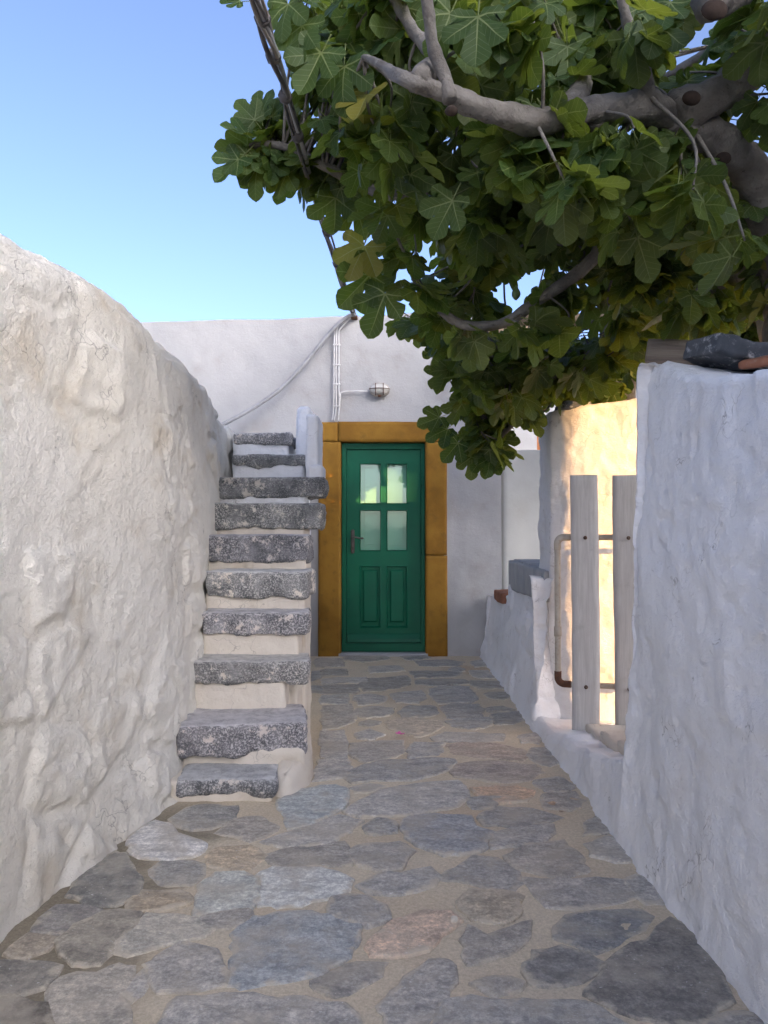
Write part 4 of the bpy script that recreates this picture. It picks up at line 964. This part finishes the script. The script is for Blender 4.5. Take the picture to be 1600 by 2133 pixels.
branch('branch', [at(1350, 225, 2.45), at(1332, 130, 2.35), at(1300, 20, 2.25), at(1280, -80, 2.2)], 0.026, 0.013, 9, 8)
branch('branch', [at(940, 215, 2.15), at(900, 110, 2.15), at(886, 0, 2.1), at(880, -90, 2.1)], 0.022, 0.013, 9, 8)
branch('branch', [at(1180, 235, 2.38), at(1225, 130, 2.7), at(1240, 40, 2.9)], 0.045, 0.02, 9, 8)
branch('branch', [at(1500, 300, 2.6), at(1420, 520, 3.2), at(1180, 500, 3.5), at(1060, 470, 3.5), at(1010, 520, 3.55)], 0.03, 0.012, 8, 8)
branch('branch', [at(1560, 430, 2.8), at(1500, 470, 3.3), at(1400, 530, 3.9), at(1300, 560, 4.2)], 0.032, 0.013, 8, 8)
branch('branch', [at(1590, 500, 2.9), at(1640, 480, 3.6), (2.3, 4.8, 2.9), (2.5, 5.6, 2.9)], 0.045, 0.02, 8, 8)
branch('branch', [(2.1, 3.0, 3.5), (1.8, 3.8, 3.7), (1.2, 4.6, 3.6)], 0.04, 0.015, 8, 8)
branch('branch', [at(1560, 430, 2.8), (2.1, 3.6, 2.7), (2.6, 4.2, 2.6)], 0.04, 0.02, 8, 8)
for (px, py, d, r) in ((1440, 205, 2.40, 0.030), (1507, 330, 2.55, 0.026), (1488, 22, 2.03, 0.036), (940, 232, 2.09, 0.018)):
    c = np.array(at(px, py, d)); V, F = ellip(c, r, 0.02, r * 0.8, 16, 5)
    mk('knot', V, F, M['knot'], tree, True)
BN = np.array(branch_nodes)

# leaf shapes: five-lobed fig leaves, several curls
LOBES = [(0, 1.0), (46, 0.86), (-46, 0.86), (100, 0.58), (-100, 0.58)]
def leaf_shape(seed):
    r_ = random.Random(seed); V, F, UV = [], [], []
    deep = r_.uniform(0.30, 0.58)
    lob = [(a + r_.uniform(-5, 5), l * r_.uniform(0.9, 1.08)) for a, l in LOBES]
    order = sorted(lob); n = 12
    angs = []
    # per lobe: sector between sinuses, sampled; sinus radius
    bounds = [-150] + [(order[i][0] + order[i + 1][0]) / 2 for i in range(4)] + [150]
    curl = r_.uniform(-0.75, 0.15); fold = r_.uniform(0.0, 0.75); wv = r_.uniform(0.03, 0.08); ph = r_.uniform(0, 6)
    def zz(x, y): return fold * abs(x) * 0.6 + curl * (y * abs(y)) * 0.5 + wv * math.sin(7 * x + ph) * math.cos(5 * y) - 0.12 * x * x
    def add(x, y): V.append((x, y, zz(x, y))); return len(V) - 1
    c0 = add(0, 0)
    for li, (a0, L) in enumerate(order):
        dirv = (math.sin(R(a0)), math.cos(R(a0)))
        s0 = deep * (0.30 if li == 0 else 1) * r_.uniform(0.9, 1.1) * 0.95; s1 = deep * (0.30 if li == 4 else 1) * 0.95
        if li == 0: s0 = 0.22
        if li == 4: s1 = 0.22
        prof = []
        for side, bnd, s in ((-1, bounds[li], s0), (1, bounds[li + 1], s1)):
            sp = (s * math.sin(R(bnd)), s * math.cos(R(bnd)))
            half = 0.235 * L * r_.uniform(0.92, 1.1) + 0.04
            # control points from sinus to lobe tip in lobe frame
            perp = (dirv[1] * side, -dirv[0] * side)
            cps = [sp]
            for (u, h) in ((0.62, 0.86), (0.76, 1.02), (0.87, 0.80), (0.95, 0.42)):
                cps.append((dirv[0] * L * u + perp[0] * half * h, dirv[1] * L * u + perp[1] * half * h))
            prof.append(cps)
        tip = (dirv[0] * L, dirv[1] * L)
        for side, cps in ((-1, prof[0]), (1, prof[1])):
            mid = [(dirv[0] * L * u, dirv[1] * L * u) for u in (0.32, 0.62, 0.76, 0.87, 0.95)]
            oi = [add(*p) for p in cps]; mi = [add(*p) for p in mid]; ti = add(*tip)
            tris = [(c0, mi[0], oi[0])]
            for k_ in range(4): tris += [(mi[k_], mi[k_ + 1], oi[k_]), (mi[k_ + 1], oi[k_ + 1], oi[k_])]
            tris.append((mi[4], ti, oi[4]))
            for t3 in tris:
                uv = []
                for q in t3:
                    x, y = V[q][0], V[q][1]; uv.append((abs(x * dirv[1] - y * dirv[0]), x * dirv[0] + y * dirv[1]))
                if side > 0: t3, uv = t3[::-1], uv[::-1]
                F.append(t3); UV.append(uv)
    # petiole
    pl = r_.uniform(0.35, 0.6); k0 = len(V); wv_ = 0.016
    for (x, y, z) in ((-wv_, 0.01, 0), (wv_, 0.01, 0), (0, 0.01, -wv_ * 1.6), (-wv_, -pl, 0.05), (wv_, -pl, 0.05), (0, -pl, 0.05 - wv_ * 1.6)): V.append((x, y, z))
    for q in ((0, 1, 4, 3), (1, 2, 5, 4), (2, 0, 3, 5)): F.append(tuple(k0 + i for i in q)); UV.append([(0, 0)] * 4)
    V = np.array(V); V[:, 1] += pl; V[:, 2] -= 0.05       # petiole foot at the origin
    return V, F, UV
def leaf_mesh(name, V, F, UV, tint=None):
    me = bpy.data.meshes.new(name); me.from_pydata(V.tolist() if hasattr(V, 'tolist') else V, [], F)
    uvl = me.uv_layers.new(name='vein'); flat = np.array([c for f in UV for u in f for c in u], dtype=np.float32); uvl.data.foreach_set('uv', flat)
    at_ = me.attributes.new('tint', 'FLOAT', 'POINT')
    at_.data.foreach_set('value', np.zeros(len(V), np.float32) if tint is None else tint.astype(np.float32))
    me.materials.append(M['leaf']); me.polygons.foreach_set('use_smooth', [True] * len(me.polygons)); me.update(); return me
SHAPES = [leaf_shape(100 + i) for i in range(12)]
SH_ME = [leaf_mesh('leaf', *s) for s in SHAPES]

def in_poly(x, y, poly):
    c = False; j = len(poly) - 1
    for i in range(len(poly)):
        xi, yi = poly[i]; xj, yj = poly[j]
        if (yi > y) != (yj > y) and x < (xj - xi) * (y - yi) / (yj - yi) + xi: c = not c
        j = i
    return c
def sample_zone(poly, d0, d1, n):
    xs_ = [p[0] for p in poly]; ys_ = [p[1] for p in poly]; out = []
    while len(out) < n:
        x, y = random.uniform(min(xs_), max(xs_)), random.uniform(min(ys_), max(ys_))
        if in_poly(x, y, poly): out.append(np.array(at(x, y, random.uniform(d0, d1))))
    return out
tips = []
tips += sample_zone([(610, -60), (640, 120), (660, 260), (760, 370), (1000, 400), (1100, -60)], 2.6, 3.6, 80)
tips += sample_zone([(1000, -60), (1680, -60), (1680, 520), (1000, 440)], 2.2, 3.6, 112)
tips += sample_zone([(560, 230), (600, 200), (700, 300), (720, 380), (600, 370), (545, 330)], 3.4, 3.7, 15)
tips += sample_zone([(780, 420), (1650, 460), (1650, 640), (1300, 690), (930, 690), (830, 600), (770, 480)], 2.9, 4.3, 82)
tips += sample_zone([(830, 640), (1330, 700), (1330, 780), (1090, 830), (1040, 880), (970, 880), (950, 790), (870, 700)], 3.8, 4.9, 68)
tips += sample_zone([(1250, 470), (1640, 470), (1640, 720), (1400, 700), (1250, 690)], 4.1, 6.0, 58)
tips += sample_zone([(1040, 690), (1330, 680), (1330, 800), (1110, 815)], 4.9, 6.6, 50)
tips += sample_zone([(950, 860), (1050, 850), (1030, 935), (965, 930)], 4.3, 4.7, 7)
tips += sample_zone([(1150, 735), (1335, 735), (1335, 800), (1150, 805)], 4.25, 4.9, 16)
for _ in range(170):   # the rest of the crown, above and to the right of the picture
    for t_ in range(30):
        p = np.array([random.uniform(1.35, 3.2), random.uniform(2.2, 6.3), random.uniform(2.2, 4.3)])
        q = proj(p)
        if (q[0] > 1660 or q[1] < -90) and ((p[0] - 1.8) / 1.7) ** 2 + ((p[1] - 3.8) / 2.6) ** 2 + ((p[2] - 2.7) / 1.6) ** 2 < 1: tips.append(p); break
leaves = []   # (matrix, size, shape)
twigV, twigF, twigs, CID = [], [], {}, [0]
def add_leaf(base, axis, nrm, size, sh=None):
    y = np.array(axis, float); y /= np.linalg.norm(y); z = np.array(nrm, float); z -= y * np.dot(z, y)
    if np.linalg.norm(z) < 1e-3: z = np.array([0.3, -1, 0.2]); z -= y * np.dot(z, y)
    z /= np.linalg.norm(z); x = np.cross(y, z)
    Mx = Matrix(((x[0] * size, y[0] * size, z[0] * size, base[0]), (x[1] * size, y[1] * size, z[1] * size, base[1]), (x[2] * size, y[2] * size, z[2] * size, base[2]), (0, 0, 0, 1)))
    leaves.append((Mx, size, random.randrange(12) if sh is None else sh, CID[0]))
def cluster(tip, nleaf, smin=0.085, smax=0.15, droop=1.05):
    CID[0] += 1
    j = np.argmin(np.sum((BN - tip) ** 2 * (1, 1, 0.6), axis=1)); a = BN[j]; L = np.linalg.norm(tip - a)
    mid = (a + tip) / 2 + np.array([random.uniform(-.06, .06), random.uniform(-.06, .06), -0.05 * L])
    if L > 0.12:
        P = crom([a, mid, tip], 5); r = np.linspace(min(0.009, 0.0045 + L * 0.008), 0.0035, len(P)); v, f = tube_vf(P, r, 5, False)
        twigs[CID[0]] = (v, f)
    for _ in range(nleaf):
        az = random.uniform(0, 2 * math.pi); el = random.uniform(-0.9, 0.55)
        out = np.array([math.cos(az) * math.cos(el), math.sin(az) * math.cos(el), math.sin(el)])
        axis = out + np.array([0, 0, -droop * random.uniform(0.4, 1.3)])
        nrm = np.array([random.uniform(-.6, .6), random.uniform(-.6, .6), 1.0]) + out * 0.9
        base = tip - (tip - a) / max(L, 1e-6) * random.uniform(0, min(0.12, L)) + out * 0.01
        add_leaf(base, axis, nrm, random.uniform(smin, smax))
for p in tips: cluster(p, random.choice((6, 7, 8, 8, 9, 10)))
CID[0] = 0
# leaves that draw the outline towards the sky and over the door
def hero(px, py, d, adir, size, face=(0.1, -1, 0.35)):
    if px < 760 and py > 150: d, size = d * 1.47, size * 1.05
    elif d < 2.1: d, size = d * 1.25, size * 0.88
    b = np.array(at(px, py, d)); add_leaf(b, adir, (face[0] + random.uniform(-.5, .5), face[1], face[2] + random.uniform(-.3, .5)), size * 0.9)
    return b
for (px, py, d, ax, s) in ((548, 262, 2.34, (-.25, .05, 1), .14), (545, 268, 2.34, (-.6, -.1, .75), .13), (540, 275, 2.34, (-.9, .1, .45), .12), (560, 262, 2.36, (.15, .1, 1), .12), (535, 285, 2.33, (-.8, -.3, .1), .13),
    (530, 300, 2.33, (-.5, -.2, -.6), .15), (520, 310, 2.32, (-.7, -.1, -.7), .15), (540, 315, 2.34, (-.15, -.1, -1), .15), (560, 320, 2.34, (.1, -.2, -1), .13), (600, 335, 2.36, (-.25, -.1, -1), .15),
    (620, 345, 2.37, (.1, -.1, -1), .14), (700, 385, 2.38, (-.05, -.1, -1), .19), (735, 395, 2.39, (.2, -.1, -1), .18), (770, 480, 3.1, (-.4, -.1, -1), .19), (800, 540, 3.15, (-.6, -.1, -.7), .2), (820, 570, 3.15, (-.4, -.2, -1), .2),
    (860, 560, 3.18, (-.2, -.2, -1), .2), (600, -30, 2.0, (-.1, -.1, -1), .17), (640, 20, 2.0, (-.3, -.1, -1), .18), (690, 70, 2.0, (-.5, -.1, -1), .19), (720, 90, 2.02, (-.1, -.2, -1), .2), (1000, -20, 1.75, (-.1, -.15, -1), .19), (960, -20, 1.8, (-.4, -.1, -1), .18),
    (1180, 60, 2.0, (0, -.2, -1), .17), (1350, -20, 2.0, (-.2, -.2, -1), .18), (520, 2, 2.0, (-1, .1, .10), .085), (960, 380, 2.5, (-.5, .3, -.9), .15), (1480, 590, 3.7, (.1, -.5, -.35), .17), (1475, 590, 3.7, (-.8, -.5, -.3), .16), (1490, 590, 3.7, (.9, -.4, -.3), .16),
    (985, 930, 4.45, (-.1, -.1, -1), .15), (1000, 935, 4.45, (.2, -.2, -1), .15), (970, 905, 4.43, (-.7, -.1, -.8), .16), (940, 860, 4.42, (-1, -.1, -.35), .15), (950, 880, 4.42, (-.8, -.1, -.5), .16), (1030, 920, 4.45, (.4, -.1, -1), .13)):
    hero(px, py, d, ax, s)
# keep the limbs in sight: thin out leaves hanging straight in front of them
SEG = []
for L_, wpx in (([(1590, 515, 2.9), (1562, 385, 2.75), (1500, 295, 2.6), (1405, 238, 2.5), (1330, 225, 2.45), (1230, 228, 2.4), (1100, 252, 2.32), (985, 222, 2.22)], 60), ([(1405, 238, 2.5), (1500, 190, 2.5), (1600, 100, 2.6)], 70),
                ([(1275, 465, 3.0), (1235, 540, 3.05), (1150, 608, 3.1), (1060, 664, 3.15), (960, 672, 3.2), (885, 605, 3.2)], 42), ([(910, 390, 3.15), (800, 397, 3.3), (722, 372, 3.4), (662, 338, 3.42)], 38), ([(1235, 735, 4.1), (1150, 772, 4.2), (1120, 830, 4.3), (1062, 890, 4.4)], 30), ([(1332, 130, 2.35), (1300, 20, 2.25)], 30), ([(536, 0, 2.2), (582, 160, 2.62), (634, 330, 3.3), (665, 430, 3.9)], 34)):
    for a_, b_ in zip(L_, L_[1:]):
        for t_ in np.linspace(0, 1, 9): SEG.append([a_[0] + (b_[0] - a_[0]) * t_, a_[1] + (b_[1] - a_[1]) * t_, a_[2] + (b_[2] - a_[2]) * t_, wpx])
SEG = np.array(SEG)
def hides_limb(mx):
    for fr_ in (0.45, 0.85, 1.25):
        c = mx @ Vector((0, fr_, 0)); x, y = proj(c); m_ = (np.hypot(SEG[:, 0] - x, SEG[:, 1] - y) < SEG[:, 3]) & (SEG[:, 2] > c.y - 0.02)
        if m_.any(): return True
    return False
def in_beam(mx):
    c = mx @ Vector((0, 0.8, 0)); t_ = (4.56 - c.y) / -SDIR.y
    if t_ < 0: return False
    p = c - SDIR * t_
    if 1.0 < p.x < 1.95 and -0.1 < p.z < 2.05: return True
    return proj(c)[0] > 1640 and 1.0 < p.x < 2.3 and p.z < 2.8
leaves = [l for l in leaves if not in_beam(l[0])]
leaves = [l for l in leaves if not (hides_limb(l[0]) and random.random() < 0.55)]
cnt = {}
for l in leaves: cnt[l[3]] = cnt.get(l[3], 0) + 1
for ci, (v, f) in twigs.items():
    if cnt.get(ci, 0) < 4: continue
    k0 = len(twigV); twigV.extend(v); twigF.extend([[i + k0 for i in q] for q in f])
leaves = [l[:3] for l in leaves if l[3] == 0 or cnt[l[3]] >= 4]
# pick the 300 leaves that show largest: coarse depth buffer
cen = np.array([np.array(m @ Vector((0, 0.75, 0))) for m, s, q in leaves]); PJ = np.array([proj(c) for c in cen])
order = np.argsort(cen[:, 1]); grid = np.zeros((107, 80), bool); score = np.zeros(len(leaves))
for i in order:
    x, y = PJ[i] / 20; r = FPX * leaves[i][1] * 0.42 / cen[i, 1] / 20
    if not (-3 < x < 83 and -3 < y < 110): continue
    x0, x1, y0, y1 = int(max(0, x - r)), int(min(79, x + r)), int(max(0, y - r)), int(min(106, y + r))
    if x1 < x0 or y1 < y0: continue
    sub = grid[y0:y1 + 1, x0:x1 + 1]; score[i] = (~sub).sum(); sub[:] = True
pick = set(np.argsort(-score)[:300].tolist())
inv = Matrix.Translation(-Vector(TB))
mv, mf, mu, mt = [], [], [], []
k0 = 0
for i, (mx, s, q) in enumerate(leaves):
    if i in pick:
        o = bpy.data.objects.new('leaf', SH_ME[q]); COL.objects.link(o); o.parent = tree; o.matrix_basis = inv @ mx
    else:
        V, F, UV = SHAPES[q]; A3 = np.array(inv @ mx); mv.append(V @ A3[:3, :3].T + A3[:3, 3]); mf += [tuple(j + k0 for j in f) for f in F]; mu += UV; mt.append(np.full(len(V), random.random())); k0 += len(V)
fo = link('foliage', leaf_mesh('foliage', np.concatenate(mv), mf, mu, np.concatenate(mt)), tree); fo['kind'] = 'stuff'
tw = mk('twigs', twigV, twigF, M['bark'], tree, True); tw['kind'] = 'stuff'
for (px, py, d) in ((776, 186, 2.6), (1075, 610, 3.05)):
    c = np.array(at(px, py, d)); P = [c + np.array([0, 0, 0.03 - 0.06 * t]) for t in np.linspace(0, 1, 7)]
    mk('fig_fruit', *tube_vf(np.array(P), [0.003, 0.008, 0.014, 0.018, 0.018, 0.013, 0.003], 9), M['fig'], tree, True)

# ================================================================== small things on the paving
pc = gnd(834, 1536); V, F = [], []
for kk in range(4):
    a = kk * 1.6 + 0.3; b0 = len(V); ca, sa = math.cos(a), math.sin(a)
    for (u, v, z) in ((0, 0, 0.016), (0.012, -0.009, 0.020), (0.026, -0.006, 0.026), (0.030, 0.002, 0.024), (0.022, 0.010, 0.021), (0.010, 0.008, 0.018)): V.append((pc[0] + u * ca - v * sa, pc[1] + u * sa + v * ca, z + 0.002 * kk))
    F.append([b0 + i for i in range(6)])
o = mk('bougainvillea_petal', V, F, M['petal'], None); m_ = o.modifiers.new('t', 'SOLIDIFY'); m_.thickness = 0.001
tag(o, 'fallen pink bougainvillea bract lying on the paving', 'petal')
pc = gnd(946, 1925); V, F = rough_box_vf(pc[0] - 0.010, pc[0] + 0.010, pc[1] - 0.012, pc[1] + 0.012, 0.004, 0.022, 0.0085, 0.004, lambda P, N: 0.003 * vnoise(P * 90, 3))
o = mk('pebble', V, F, M['pebble'], None, True); tag(o, 'small white pebble lying on the mortar in the foreground', 'pebble')
